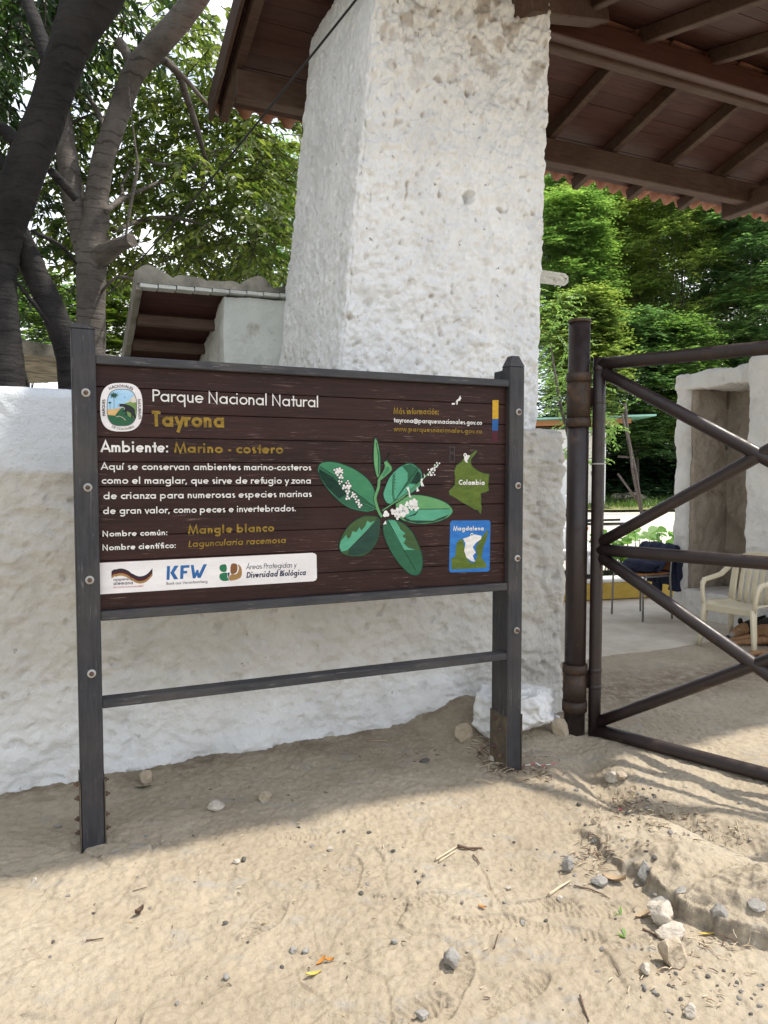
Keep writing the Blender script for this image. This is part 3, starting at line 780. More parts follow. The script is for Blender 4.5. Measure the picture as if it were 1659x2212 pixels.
# ------------------------------------------------------------------ park information board
SIGN_N, SIGN_U = -0.751, 0.378
sign = empty("information_board", wp(SIGN_U, SIGN_N, 0), ROOT_Z, "brown wooden national park information board on two charcoal posts before the white wall", "sign")
PN = SIGN_N + .032                                        # front plane of the boards
def SP(px, py):                                           # pixel of the photograph -> (x, z) on the board
    u, z = on_n(px, py, PN)
    return u - SIGN_U, z
def S3(x, y): return SP(658.3 + .2976 * x, 905.1 + .2976 * y)
def S1(x, y): return SP(192.0 + .2976 * x, 740.5 + .2976 * y)
def S2(x, y): return SP(192.0 + .3141 * x, 1042.3 + .3142 * y)
def S4(x, y): return SP(811.8 + .2050 * x, 822.8 + .2050 * y)
def S5(x, y): return SP(197.5 + .07936 * x, 811.8 + .07936 * y)
Y0 = .032
def post_part(x0, x1, top, left):
    mb = MB()
    d = .074
    for k in range(2):
        mb.box((x0, .0 + k * d + (.0015 if k else 0), -.12), (x1, k * d + d, top if k == 0 else top - .012), 0, .004)
    # bevelled head
    cx = (x0 + x1) / 2
    if left:
        mb.add([(x0, 0, top + .001), (x1, 0, top + .001), (x1, d, top + .001), (x0, d, top + .001), (x0 + .006, .004, top + .022), (x1 - .03, .004, top + .016), (x1 - .03, d - .02, top + .016), (x0 + .006, d - .02, top + .022)],
               [(0, 1, 5, 4), (1, 2, 6, 5), (2, 3, 7, 6), (3, 0, 4, 7), (4, 5, 6, 7)])
    else:
        mb.add([(x0, 0, top + .001), (x1, 0, top + .001), (x1, d, top + .001), (x0, d, top + .001), (x0 + .025, .02, top + .055), (x1 - .02, .02, top + .055), (x1 - .02, d - .012, top + .055), (x0 + .025, d - .012, top + .055)],
               [(0, 1, 5, 4), (1, 2, 6, 5), (2, 3, 7, 6), (3, 0, 4, 7), (4, 5, 6, 7)])
    return mb.build("post", M['post'], sign)
pL = post_part(-.045, .041, 2.055, True)
pR = post_part(1.934, 2.019, 2.025, False)
def bolts(post, cx, zs):
    for z in zs:
        mb = MB()
        R = Matrix.Rotation(math.radians(90), 4, 'X'); R.translation = (cx, -.0005, z)
        mb.lathe([(0, .0), (.0165, .0), (.0165, .003), (.0155, .0045), (.006, .0045)], 20, 0, R)
        mb.lathe([(.0095, .0042), (.0095, .012), (.0085, .0135), (0, .0135)], 6, 1, R, False)
        mb.lathe([(.0048, .013), (.0048, .019), (0, .020)], 10, 1, R)
        mb.build("bolt", [M['zinc'], M['rustnut']], post)
bolts(pL, .003, [on_n(177, 848, SIGN_N)[1], on_n(184, 1053, SIGN_N)[1], on_n(189, 1253, SIGN_N)[1], on_n(196, 1455, SIGN_N)[1]])
bolts(pR, 1.985, [on_n(1122, 890, SIGN_N)[1], on_n(1118, 1049, SIGN_N)[1], on_n(1115, 1206, SIGN_N)[1], on_n(1112, 1362, SIGN_N)[1]])
for post, x0, x1 in ((pL, -.045, .041), (pR, 1.934, 2.019)):
    sh = MB(); t = .005
    sh.box((x0 - t, -.004, -.1), (x0 - .0006, .152, .285), 0, .001)
    sh.box((x1 + .0006, -.004, -.1), (x1 + t, .152, .285), 0, .001)
    for sx in (x0 - t, x1 + t):
        for z in (.07, .10, .21, .245):
            R = Matrix.Rotation(math.radians(90 if sx > x0 + .02 else -90), 4, 'Y'); R.translation = (sx, .042 + .06 * (z in (.10, .245)), z)
            sh.lathe([(.011, 0), (.011, .009), (.009, .011), (0, .011)], 6, 1, R, False)
            sh.lathe([(.005, .010), (.005, .019), (0, .019)], 8, 1, R)
    sh.build("steel_shoe", [M['shoe'], M['rustnut']], post)
for z0, z1, nm in ((1.925, 1.959, "top_rail"), (.920, .957, "bottom_rail"), (.570, .604, "foot_rail")):
    mb = MB(); mb.box((.0412, .004, z0), (1.9338, .074, z1), 0, .003); mb.build(nm, M['rail'], sign)
# horizontal boards with open joints
pm = MB(); zb = [1.925] + [1.938 - .098 * k for k in range(1, 10)] + [.957]
rnds = random.Random(5)
for a, b in zip(zb[:-1], zb[1:]):
    y = Y0 + rnds.uniform(-.0012, .0006)
    pm.box((.0412, Y0, b + .0014), (1.9338, Y0 + .022, a - .0014), 0, .0016)
panel = pm.build("board_panel", M['board'], sign)
bk = MB(); bk.box((.0412, Y0 + .024, .96), (1.9338, Y0 + .036, 1.922)); bk.build("back_sheet", M['board'], sign)

# ---- stroke lettering in the geometric sans of the board
def arc(cx, cy, rx, ry, a0, a1, n=None):
    n = n or max(5, int(abs(a1 - a0) / 15))
    return [(cx + rx * math.cos(math.radians(a0 + (a1 - a0) * i / n)), cy + ry * math.sin(math.radians(a0 + (a1 - a0) * i / n))) for i in range(n + 1)]
def glyph(c, w):
    h = w / 2; x = .66; r = x / 2 - h; D = x
    O = lambda cx=x / 2: arc(cx, x / 2, r, r, 0, 360, 20)
    S = lambda px, y0, y1: [(px, y0), (px, y1)]
    acc = {'á': 'a', 'í': 'i', 'ó': 'o', 'ú': 'u', 'é': 'e', 'Á': 'A'}
    if c in acc:
        ad, st = glyph('ı' if c == 'í' else acc[c], w)
        m = ad / 2 - .07
        y = 1.06 if c == 'Á' else .78
        return ad, st + [[(m, y), (m + .14, y + .2)]]
    if c == 'a': return x + .13, [O(), S(x - h, 0, x)]
    if c == 'b': return x + .13, [O(), S(h, 0, 1.06)]
    if c == 'c': return .56, [arc(x / 2, x / 2, r, r, 48, 312, 16)]
    if c == 'd': return x + .13, [O(), S(x - h, 0, 1.06)]
    if c == 'e': return x + .08, [arc(x / 2, x / 2, r, r, 0, 318, 18), [(h, x / 2), (x - h, x / 2)]]
    if c == 'f': return .34, [[(.12 + h, 0), (.12 + h, .84)] + arc(.12 + h + .16, .84, .16, .22 - h, 180, 85, 5), [(0, x - h), (.34, x - h)]]
    if c == 'g': return x + .13, [O(), [(x - h, x), (x - h, -.14)] + arc(x / 2, -.14, r, .25 - h, 0, -150, 8)]
    if c == 'h': return .60, [S(h, 0, 1.06), [(h, .38)] + arc(.245, .38, .245 - h, .28 - h, 180, 0, 8) + [(.49 - h, 0)]]
    if c == 'i': return w + .14, [S(h, 0, x), [(h - .001, .84), (h, .84 + w)]]
    if c == 'ı': return w + .16, [S(h, 0, x)]
    if c == 'j': return w + .14, [S(h, -.25, x), [(h, .84), (h, .84 + w)]]
    if c == 'k': return .52, [S(h, 0, 1.06), [(h, .28), (.42, x)], [(.16, .36), (.46, 0)]]
    if c == 'l': return w + .14, [S(h, 0, 1.06)]
    if c == 'm': return 1.02 - w, [S(h, 0, x), [(h, .40)] + arc(.225, .40, .225 - h, .26 - h, 180, 0, 8) + [(.45 - h, 0)], [(.45 - h, .40)] + arc(.45 - w + .225, .40, .225 - h, .26 - h, 180, 0, 8) + [(.90 - w - h, 0)]]
    if c == 'n': return .60, [S(h, 0, x), [(h, .38)] + arc(.245, .38, .245 - h, .28 - h, 180, 0, 8) + [(.49 - h, 0)]]
    if c == 'o': return x + .07, [O()]
    if c == 'p': return x + .13, [O(), S(h, -.38, x)]
    if c == 'q': return x + .13, [O(), S(x - h, -.38, x)]
    if c == 'r': return .43, [S(h, 0, x), [(h, .36)] + arc(.27, .38, .27 - h, .28 - h, 180, 55, 7)]
    if c == 's': return .46, [arc(.2, x * .74, .2 - h, x * .26 - h, 40, 240, 8) + arc(.2, x * .26, .2 - h, x * .26 - h, 80, -140, 9)]
    if c == 't': return .38, [S(.12 + h, 0, .96), [(-.01, x - h), (.36, x - h)]]
    if c == 'u': return .60, [[(h, x), (h, .28)] + arc(.245, .28, .245 - h, .28 - h, 180, 360, 8) + [(.49 - h, .28)], S(.49 - h, 0, x)]
    if c == 'v': return .52, [[(.02, x), (.24, .02), (.46, x)]]
    if c == 'w': return .80, [[(.02, x), (.20, .02), (.37, x), (.54, .02), (.72, x)]]
    if c == 'x': return .5, [[(0, 0), (.42, x)], [(0, x), (.42, 0)]]
    if c == 'y': return .52, [[(.02, x), (.25, .04)], [(.47, x), (.12, -.36)]]
    if c == 'z': return .5, [[(.03, x - h), (.42, x - h), (.03, h), (.43, h)]]
    if c == 'A': return .80, [[(.02, 0), (.37, 1), (.72, 0)], [(.15, .32), (.59, .32)]]
    if c == 'B': return .60, [[(h, 0), (h, 1 - h), (.28, 1 - h)] + arc(.28, .765, .2, .235 - h, 90, -90, 8) + [(h, .53)], [(.28, .53)] + arc(.28, .265, .25, .265 - h, 90, -90, 8) + [(h, h)]]
    if c == 'C': return .84, [arc(.5, .5, .5 - h, .5 - h, 50, 310, 18)]
    if c == 'D': return .80, [[(h, h), (h, 1 - h), (.28, 1 - h)] + arc(.28, .5, .44 - h, .5 - h, 90, -90, 12) + [(h, h)]]
    if c == 'E': return .56, [[(.46, 1 - h), (h, 1 - h), (h, h), (.46, h)], [(h, .52), (.44, .52)]]
    if c == 'F': return .52, [[(.44, 1 - h), (h, 1 - h), (h, 0)], [(h, .52), (.42, .52)]]
    if c == 'H': return .78, [S(h, 0, 1), S(.66 - h, 0, 1), [(h, .52), (.66 - h, .52)]]
    if c == 'I': return w + .16, [S(h, 0, 1)]
    if c == 'K': return .62, [S(h, 0, 1), [(h, .42), (.50, 1)], [(.18, .56), (.56, 0)]]
    if c == 'L': return .48, [[(h, 1), (h, h), (.42, h)]]
    if c == 'M': return .98, [[(.03, 0), (.15, 1), (.43, .05), (.71, 1), (.84, 0)]]
    if c == 'N': return .84, [[(h, 0), (h, .98), (.70 - h, .02), (.70 - h, 1)]]
    if c == 'O': return 1.06, [arc(.5, .5, .5 - h, .5 - h, 0, 360, 22)]
    if c == 'P': return .58, [[(h, 0), (h, 1 - h), (.27, 1 - h)] + arc(.27, .735, .24, .265 - h, 90, -90, 8) + [(h, .47 + h)]]
    if c == 'Q': return 1.06, [arc(.5, .5, .5 - h, .5 - h, 0, 360, 22), [(.6, .3), (.9, 0)]]
    if c == 'R': return .60, glyph('P', w)[1] + [[(.25, .5), (.52, 0)]]
    if c == 'S': return .58, [arc(.25, .74, .22, .26 - h, 35, 245, 9) + arc(.25, .26, .24, .26 - h, 75, -145, 10)]
    if c == 'T': return .58, [[(0, 1 - h), (.5, 1 - h)], S(.25, 0, 1 - h)]
    if c == 'U': return .74, [[(h, 1), (h, .32)] + arc(.31, .32, .31 - h, .32 - h, 180, 360, 10) + [(.62 - h, 1)]]
    if c == 'V': return .74, [[(.02, 1), (.34, .03), (.66, 1)]]
    if c == 'W': return 1.06, [[(.02, 1), (.26, .03), (.49, .97), (.72, .03), (.96, 1)]]
    if c == 'Z': return .6, [[(.04, 1 - h), (.5, 1 - h), (.04, h), (.52, h)]]
    if c == '@': return 1.06, [arc(.5, .36, .46, .46, -50, 300, 22), arc(.5, .36, .2, .2, 0, 360, 14), [(.7, .56), (.7, .26), (.82, .2), (.93, .3)]]
    if c == '.': return w + .14, [[(h, 0), (h, w)]]
    if c == ',': return w + .14, [[(h + .02, w), (h - .06, -.16)]]
    if c == ':': return w + .16, [[(h, 0), (h, w)], [(h, x - w), (h, x)]]
    if c == '-': return .36, [[(.04, .31), (.29, .31)]]
    if c == ' ': return .32, []
    return .5, []
def ribbon(pts, w):
    """flat stroke of width w with mitred joints -> quads (2-D)"""
    P = [Vector((a, b)) for a, b in pts]
    Q = [P[0]]
    for p in P[1:]:
        if (p - Q[-1]).length > 1e-5: Q.append(p)
    closed = (Q[0] - Q[-1]).length < 1e-4 and len(Q) > 3
    if closed: Q = Q[:-1]
    n = len(Q)
    if n < 2: return [], []
    L, R = [], []
    for i in range(n):
        a = Q[i - 1] if (i or closed) else None
        b = Q[(i + 1) % n] if (i < n - 1 or closed) else None
        d1 = (Q[i] - a).normalized() if a is not None else None
        d2 = (b - Q[i]).normalized() if b is not None else None
        if d1 is None: d1 = d2
        if d2 is None: d2 = d1
        n1 = Vector((-d1.y, d1.x)); n2 = Vector((-d2.y, d2.x))
        m = (n1 + n2)
        if m.length < 1e-3: m = n1.copy()
        m.normalize()
        k = 1 / max(.45, m.dot(n1))
        L.append(Q[i] + m * (w / 2 * k)); R.append(Q[i] - m * (w / 2 * k))
    vs = L + R; fs = []
    for i in range(n if closed else n - 1):
        j = (i + 1) % n
        fs.append((i, j, n + j, n + i))
    return vs, fs
class Flat:
    """paint on the board: strokes and fills, each laid a hair in front of the one before"""
    def __init__(s, lift=.0012): s.mb = MB(); s.y = Y0 - lift; s.k = 0
    def put(s, vs, fs, mi=0, own=None):
        y = s.y - (own if own is not None else 0)
        s.mb.add([(p[0], y, p[1]) for p in vs], fs, mi)
    def stroke(s, pts, w, mi=0, lift=0):
        vs, fs = ribbon(pts, w)
        s.k += 1
        s.put(vs, fs, mi, lift + .00004 * (s.k % 9))
    def fill(s, pts, mi=0, lift=0): s.put(pts, [tuple(range(len(pts)))], mi, lift)
    def disc(s, c, r, mi=0, lift=0, n=14, sq=1.0, rot=0):
        s.fill([(c[0] + r * math.cos(2 * math.pi * i / n + rot), c[1] + sq * r * math.sin(2 * math.pi * i / n + rot)) for i in range(n)], mi, lift)
    def text(s, txt, a, b, cap, w=.13, mi=0, slant=0.0, lift=0.0):
        """fit txt between a and b (board coordinates of the baseline ends); cap: cap height in metres"""
        adv = 0; items = []
        for c in txt:
            g, st = glyph(c, w); items.append((adv, st)); adv += g
        adv -= .1
        a, b = Vector(a), Vector(b); d = (b - a); L = d.length; d.normalize(); nrm = Vector((-d.y, d.x))
        sx = L / adv; sy = cap
        for x0, st in items:
            for line in st:
                s.stroke([tuple(a + d * ((x0 + p[0] + slant * p[1] * sy / sx) * sx) + nrm * (p[1] * sy)) for p in line], w * (sx + sy) / 2, mi, lift)
    def text_path(s, txt, path, cap, w=.14, mi=0, lift=0.0, up=1):
        """letters standing on a curve"""
        adv = 0; items = []
        for c in txt:
            g, st = glyph(c, w); items.append((adv, g, st)); adv += g
        adv -= .1
        P = [Vector(p) for p in path]; seg = [(q - p).length for p, q in zip(P[:-1], P[1:])]; L = sum(seg); sx = L / adv
        def pos(t):
            t = max(0, min(L - 1e-6, t))
            for p, q, l in zip(P[:-1], P[1:], seg):
                if t <= l: return p + (q - p) * (t / l), (q - p).normalized()
                t -= l
            return P[-1], (P[-1] - P[-2]).normalized()
        for x0, g, st in items:
            c, d = pos((x0 + g / 2 - .05) * sx); nrm = Vector((-d.y, d.x)) * up
            for line in st:
                s.stroke([tuple(c + d * ((p[0] - g / 2 + .05) * sx) + nrm * (p[1] * cap)) for p in line], w * (sx + cap) / 2, mi, lift)
    def build(s, name, mats, label=None):
        o = s.mb.build(name, mats, panel)
        if label: o['label'] = label
        return o
def paint(name, a, b=None, scale=60, rough=.6):
    m = mk(name, a, rough, 0, .3)
    z = tex_noise(m, scale, 5, .7, stretch=(.35, 1, 1))
    setc(m, ramp(m, z, [(.3, a), (.68, b or tuple(min(1, k * 1.35) for k in a))]))
    return m
PT = dict(white=paint("white_lettering", (.56, .54, .51), (.80, .78, .74)), gold=paint("gold_lettering", (.105, .060, .005), (.33, .205, .022)),
          dgold=paint("dark_gold_lettering", (.12, .07, .006), (.33, .20, .022)),
          shade=paint("carved_edge_shade", (.020, .012, .009)),
          strip=paint("white_strip", (.66, .63, .62), (.82, .79, .78), 14), black=paint("black_line", (.008, .010, .009)),
          outline=paint("dark_green_line", (.006, .022, .014)),
          g1=paint("deep_green", (.014, .085, .040), (.022, .12, .06), 30), g2=paint("mid_green", (.03, .17, .08), (.05, .22, .10), 30), g3=paint("light_green", (.09, .27, .10), (.13, .33, .13), 30),
          teal=paint("teal_green", (.055, .27, .165), (.10, .36, .22), 30), dk=paint("shadow_green", (.008, .036, .024), (.016, .06, .04), 30), olive=paint("olive_green", (.028, .07, .020), (.05, .10, .03), 30),
          map=paint("map_green", (.055, .095, .008), (.12, .17, .022), 50), blue=paint("map_blue", (.012, .10, .36), (.03, .19, .52), 30),
          sky=paint("emblem_sky", (.28, .50, .70), (.46, .66, .80), 20), hill=paint("emblem_hill", (.10, .20, .05), (.20, .30, .10), 40), rock=paint("emblem_rock", (.50, .44, .36), (.72, .68, .6), 40),
          field=paint("emblem_field", (.50, .28, .09), (.65, .45, .2), 40), bear=paint("emblem_black", (.008, .010, .014), (.02, .024, .03)), palm=paint("emblem_palm", (.008, .055, .03)),
          navy=paint("logo_navy", (.010, .016, .045)), kblue=paint("logo_blue", (.012, .085, .26), (.03, .14, .36), 40), brown=paint("logo_brown", (.17, .07, .025)), tan=paint("logo_tan", (.26, .15, .05)),
          lgreen=paint("logo_green", (.015, .13, .06)), grey=paint("logo_grey", (.10, .10, .11)), red=paint("logo_red", (.40, .08, .07)), maroon=paint("flag_maroon", (.055, .006, .014)),
          fyel=paint("flag_yellow", (.45, .25, .012), (.6, .36, .03)), fblue=paint("flag_blue", (.010, .075, .24), (.02, .11, .32)))
def hz(fn, x0, y0, x1, y1): return abs(fn(x0, y0)[1] - fn(x1, y1)[1])
def line(txt, fn, l, r, cap_y, w, mat, slant=0.0, name="lettering"):
    f = Flat()
    a, b = fn(*l), fn(*r)
    cap = abs(fn(l[0], cap_y)[1] - a[1])
    if mat in ('gold', 'dgold', 'white'):           # shade of routed edges, painted as a dark copy beside each stroke
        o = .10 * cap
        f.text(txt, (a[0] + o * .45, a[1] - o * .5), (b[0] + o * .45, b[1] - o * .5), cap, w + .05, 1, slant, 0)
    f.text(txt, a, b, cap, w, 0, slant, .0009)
    return f.build(name, [PT[mat], PT['shade']])
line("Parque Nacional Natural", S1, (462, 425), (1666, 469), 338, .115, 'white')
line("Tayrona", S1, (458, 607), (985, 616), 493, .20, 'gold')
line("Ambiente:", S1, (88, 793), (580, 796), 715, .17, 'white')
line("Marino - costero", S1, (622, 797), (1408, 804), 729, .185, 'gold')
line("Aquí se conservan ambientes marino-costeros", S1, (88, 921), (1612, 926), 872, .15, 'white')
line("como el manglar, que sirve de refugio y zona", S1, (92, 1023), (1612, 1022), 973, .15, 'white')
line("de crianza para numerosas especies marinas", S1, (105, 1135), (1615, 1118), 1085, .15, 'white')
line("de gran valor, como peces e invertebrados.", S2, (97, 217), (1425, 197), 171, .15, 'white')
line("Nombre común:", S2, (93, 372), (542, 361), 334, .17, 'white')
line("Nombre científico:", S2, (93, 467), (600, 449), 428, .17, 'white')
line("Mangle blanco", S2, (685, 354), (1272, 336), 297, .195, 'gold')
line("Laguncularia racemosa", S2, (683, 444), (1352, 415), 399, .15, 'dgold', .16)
line("Más información:", S4, (187, 349), (665, 355), 283, .19, 'dgold')
line("tayrona@parquesnacionales.gov.co", S4, (187, 437), (1115, 463), 388, .17, 'white')
line("www.parquesnacionales.gov.co", S4, (187, 529), (1117, 555), 478, .17, 'dgold')

# ---- emblem: rounded white badge with a bear before hills and palms
def rrect(cx, cy, rx, ry, p=3.0, n=56):
    o = []
    for i in range(n):
        t = 2 * math.pi * i / n
        c, s_ = math.cos(t), math.sin(t)
        o.append((cx + rx * math.copysign(abs(c) ** (2 / p), c), cy + ry * math.copysign(abs(s_) ** (2 / p), s_)))
    return o
def clip(poly, cl):
    area = sum(a[0] * b[1] - b[0] * a[1] for a, b in zip(cl, cl[1:] + cl[:1]))
    if area < 0: cl = cl[::-1]
    out = list(poly)
    for a, b in zip(cl, cl[1:] + cl[:1]):
        inp, out = out, []
        f = lambda p: (b[0] - a[0]) * (p[1] - a[1]) - (b[1] - a[1]) * (p[0] - a[0])
        for p, q in zip(inp, inp[1:] + inp[:1]):
            fp, fq = f(p), f(q)
            if fp >= 0: out.append(p)
            if (fp >= 0) != (fq >= 0):
                t = fp / (fp - fq); out.append((p[0] + (q[0] - p[0]) * t, p[1] + (q[1] - p[1]) * t))
        if not out: return []
    return out
em = Flat(.0012)
m5 = lambda pts: [S5(*p) for p in pts]
outer = rrect(812, 857, 575, 660, 2.9); inner = rrect(825, 866, 402, 500, 2.9)
ex = MB()                                                     # the badge stands a few millimetres proud of the boards
oo = [S5(812 + (x - 812) * 1.0, y) for x, y in outer]
ex.add([(p[0], Y0 - .0008, p[1]) for p in oo] + [(p[0], Y0 - .005, p[1]) for p in oo], [tuple(range(56, 112))] + [(i, (i + 1) % 56, 56 + (i + 1) % 56, 56 + i) for i in range(56)])
emblem = ex.build("emblem", PT['strip'], panel); emblem['label'] = "white rounded park emblem with a black bear, palms and hills"
em = Flat(.0056)
em.fill(m5(inner), 0, 0)
em.stroke(m5(inner + inner[:1]), .0022, 6, .0012)
def cl5(pts): return m5(clip(pts, inner))
em.fill(cl5([(880, 790), (960, 720), (1040, 660), (1110, 570), (1165, 535), (1300, 560), (1300, 820), (900, 820)]), 2, .0003)
em.fill(cl5([(860, 800), (920, 745), (1000, 730), (1060, 705), (1110, 735), (1300, 720), (1300, 1300), (860, 1100)]), 1, .0005)
em.fill(cl5([(380, 930), (520, 912), (660, 905), (790, 870), (760, 960), (690, 1010), (640, 1090), (380, 1080)]), 3, .0006)
em.fill(cl5([(380, 1060), (520, 1075), (640, 1090), (700, 1000), (760, 930), (800, 880), (880, 860), (940, 980), (1000, 1100), (1130, 1160), (1300, 1230), (1300, 1420), (380, 1420)]), 4, .0008)
for q in ([(640, 1100), (760, 1075), (840, 1110), (930, 1190), (1040, 1230), (1150, 1250)], [(700, 1180), (800, 1240), (900, 1290), (1000, 1300)], [(800, 1130), (860, 1180), (960, 1210)], [(720, 1010), (790, 960), (850, 980)]):
    em.stroke(m5(q), .0022, 7, .0011)
for q in ([(660, 1120), (760, 1100), (850, 1140), (930, 1215)], [(770, 900), (840, 850), (900, 880), (880, 930)]):
    em.stroke(m5(q), .0018, 2, .0012)
em.fill(m5([(705, 815), (740, 795), (775, 768), (830, 764), (880, 768), (1000, 800), (1090, 840), (1140, 880), (1180, 930), (1184, 1030), (1200, 1100), (1212, 1160), (1150, 1168), (1140, 1110), (1112, 1075), (1120, 1120), (1130, 1162), (1075, 1155), (1085, 1090), (1072, 1020), (1010, 985), (965, 960), (955, 1020), (972, 1080), (892, 1080), (890, 1068), (932, 1050), (922, 980), (880, 965), (852, 992), (845, 955), (890, 920), (905, 890), (885, 860), (830, 838), (775, 846), (735, 836)]), 5, .0015)
em.fill(m5([(712, 815), (750, 800), (780, 838), (740, 832)]), 2, .0018)
def palm5(cx, cy, r, base):
    pts = []
    for i in range(22):
        a = 2 * math.pi * i / 22; k = r if i % 2 == 0 else r * .45
        if i % 4 == 2: k *= .8
        pts.append((cx + k * math.cos(a), cy + k * .68 * math.sin(a)))
    em.fill(m5(pts), 8, .0011); em.stroke(m5([(cx, cy), (cx + 5, base)]), .0014, 6, .0010)
palm5(610, 535, 150, 905); palm5(500, 735, 58, 910)
em.disc(S5(900, 585), .002, 5, .001)
A = math.radians
em.text_path("NACIONALES", m5([(500, 395), (580, 352), (680, 328), (800, 318), (910, 322), (1010, 345), (1105, 400)]), hz(S5, 800, 318, 800, 245), .16, 5, .0006)
em.text_path("PARQUES", m5([(385, 1092), (372, 980), (366, 820), (376, 655)]), .0105, .17, 5, .0006)
em.text_path("NATURALES", m5([(1258, 635), (1262, 800), (1272, 1000), (1282, 1178)]), .0105, .16, 5, .0006)
em.text_path("DE COLOMBIA", m5([(545, 1400), (640, 1448), (760, 1476), (880, 1480), (1000, 1465), (1080, 1440), (1165, 1405)]), hz(S5, 800, 1476, 800, 1415), .14, 6, .0006)
o = em.mb.build("emblem_picture", [PT['sky'], PT['hill'], PT['rock'], PT['field'], PT['g1'], PT['bear'], PT['grey'], PT['olive'], PT['palm']], panel)

# ---- mangrove illustration
pl_ = Flat(.0010)
PM = [PT[k] for k in ('g1', 'g2', 'g3', 'teal', 'dk', 'olive', 'outline', 'white')]
m3 = lambda pts: [S3(*p) for p in pts]
def smooth(pts, n=4, closed=True):
    o = []; N = len(pts)
    for i in range(N if closed else N - 1):
        p0, p1, p2_, p3 = (pts[(i + k) % N] if closed else pts[max(0, min(N - 1, i + k))] for k in (-1, 0, 1, 2))
        for j in range(n):
            t = j / n
            o.append(tuple(.5 * (2 * p1[a] + (p2_[a] - p0[a]) * t + (2 * p0[a] - 5 * p1[a] + 4 * p2_[a] - p3[a]) * t * t + (3 * p1[a] - p0[a] - 3 * p2_[a] + p3[a]) * t ** 3) for a in (0, 1)))
    if not closed: o.append(pts[-1])
    return o
def leaf3(out, base, patches, rib, lift):
    o = smooth(out)
    pl_.fill(m3(o), base, lift)
    for poly, mi in patches: pl_.fill(m3(poly), mi, lift + .00025)
    pl_.stroke(m3(o + o[:1]), .0042, 6, lift + .0005)
    if rib: pl_.stroke(m3(rib), .0030, 6, lift + .0006)
leaf3([(95, 350), (120, 318), (180, 308), (260, 322), (350, 358), (430, 410), (480, 465), (510, 530), (522, 640), (470, 672), (400, 668), (310, 640), (230, 580), (150, 490), (100, 400)], 1,
      [([(100, 345), (180, 392), (300, 485), (400, 562), (515, 645), (470, 666), (400, 662), (310, 634), (230, 574), (154, 486), (104, 398)], 0), ([(100, 400), (104, 365), (210, 425), (300, 545), (250, 580), (154, 486)], 4)], [(108, 342), (200, 402), (330, 505), (430, 580), (525, 655)], 0)
leaf3([(568, 545), (580, 500), (610, 430), (650, 380), (700, 340), (765, 321), (820, 350), (850, 395), (848, 460), (820, 505), (740, 560), (655, 615), (605, 615), (580, 590)], 3,
      [([(705, 342), (765, 326), (818, 353), (845, 396), (843, 458), (818, 478), (760, 470), (730, 495), (660, 590), (745, 450), (746, 390)], 0), ([(818, 380), (840, 400), (838, 455), (815, 470), (770, 462)], 4)], [(818, 362), (740, 460), (655, 590)], .0002)
leaf3([(660, 600), (700, 570), (760, 551), (850, 552), (950, 575), (1030, 610), (1072, 655), (1066, 690), (1020, 725), (930, 755), (820, 762), (740, 747), (690, 722), (665, 680)], 2,
      [([(680, 660), (1050, 654), (1066, 660), (1060, 688), (1015, 705), (930, 735), (820, 738), (740, 722), (700, 700)], 3), ([(690, 700), (730, 712), (790, 690), (830, 660), (800, 700), (735, 715), (770, 735), (930, 738), (1050, 690), (1015, 722), (930, 750), (820, 757), (740, 742)], 4)], [(680, 656), (860, 654), (1050, 652)], .0004)
leaf3([(540, 720), (500, 704), (430, 703), (350, 745), (290, 810), (255, 880), (248, 930), (265, 970), (310, 992), (380, 998), (440, 985), (500, 930), (535, 860), (545, 780)], 5,
      [([(252, 930), (262, 885), (300, 840), (310, 870), (330, 860), (345, 815), (375, 820), (395, 785), (410, 810), (440, 775), (452, 738), (475, 752), (525, 730), (310, 952), (265, 962)], 3), ([(535, 725), (540, 780), (530, 858), (497, 925), (440, 978), (380, 991), (312, 985), (320, 950), (430, 840)], 4)], [(532, 716), (430, 835), (312, 952)], .0006)
leaf3([(600, 728), (650, 730), (720, 760), (780, 822), (820, 900), (850, 980), (855, 1060), (835, 1120), (795, 1136), (740, 1110), (660, 1020), (602, 920), (570, 830), (568, 770)], 0,
      [([(605, 735), (650, 735), (690, 765), (690, 800), (730, 830), (705, 850), (735, 870), (715, 900), (750, 935), (800, 948), (715, 950), (660, 850)], 3), ([(655, 736), (720, 766), (775, 825), (815, 900), (840, 965), (800, 945), (752, 930), (720, 898), (738, 868), (710, 850), (733, 828), (695, 798)], 5)], [(606, 742), (660, 840), (715, 945), (805, 1098)], .0008)
leaf3([(510, 138), (500, 180), (498, 300), (512, 390), (530, 430), (545, 400), (550, 340), (546, 250), (528, 165)], 2, [([(535, 200), (546, 260), (547, 340), (535, 410), (530, 300)], 1)], [(518, 170), (534, 280), (534, 400)], .0010)
leaf3([(616, 240), (598, 300), (628, 340), (632, 372), (600, 405), (560, 440), (535, 450), (532, 430), (562, 385), (578, 345), (572, 310), (592, 300)], 2, [([(590, 350), (610, 345), (615, 375), (570, 420), (560, 410)], 1)], None, .0010)
def stalk(pts, w, lift, mi=1):
    q = smooth(pts, 4, False)
    pl_.stroke(m3(q), w + .0042, 6, lift); pl_.stroke(m3(q), w, mi, lift + .0003)
stalk([(538, 440), (532, 500), (510, 570), (520, 625), (540, 680), (560, 710)], .0125, .0013, 2)
stalk([(560, 665), (650, 605), (780, 510), (880, 410), (968, 325)], .0050, .0012, 2)
stalk([(650, 600), (640, 540), (642, 470), (645, 400)], .0045, .0012, 1)
stalk([(540, 668), (480, 635), (420, 610)], .0050, .0012, 1)
for i in range(6):
    pl_.disc(S3(655, 395 + i * 22), .0035, 1, .0016)
rf = random.Random(11)
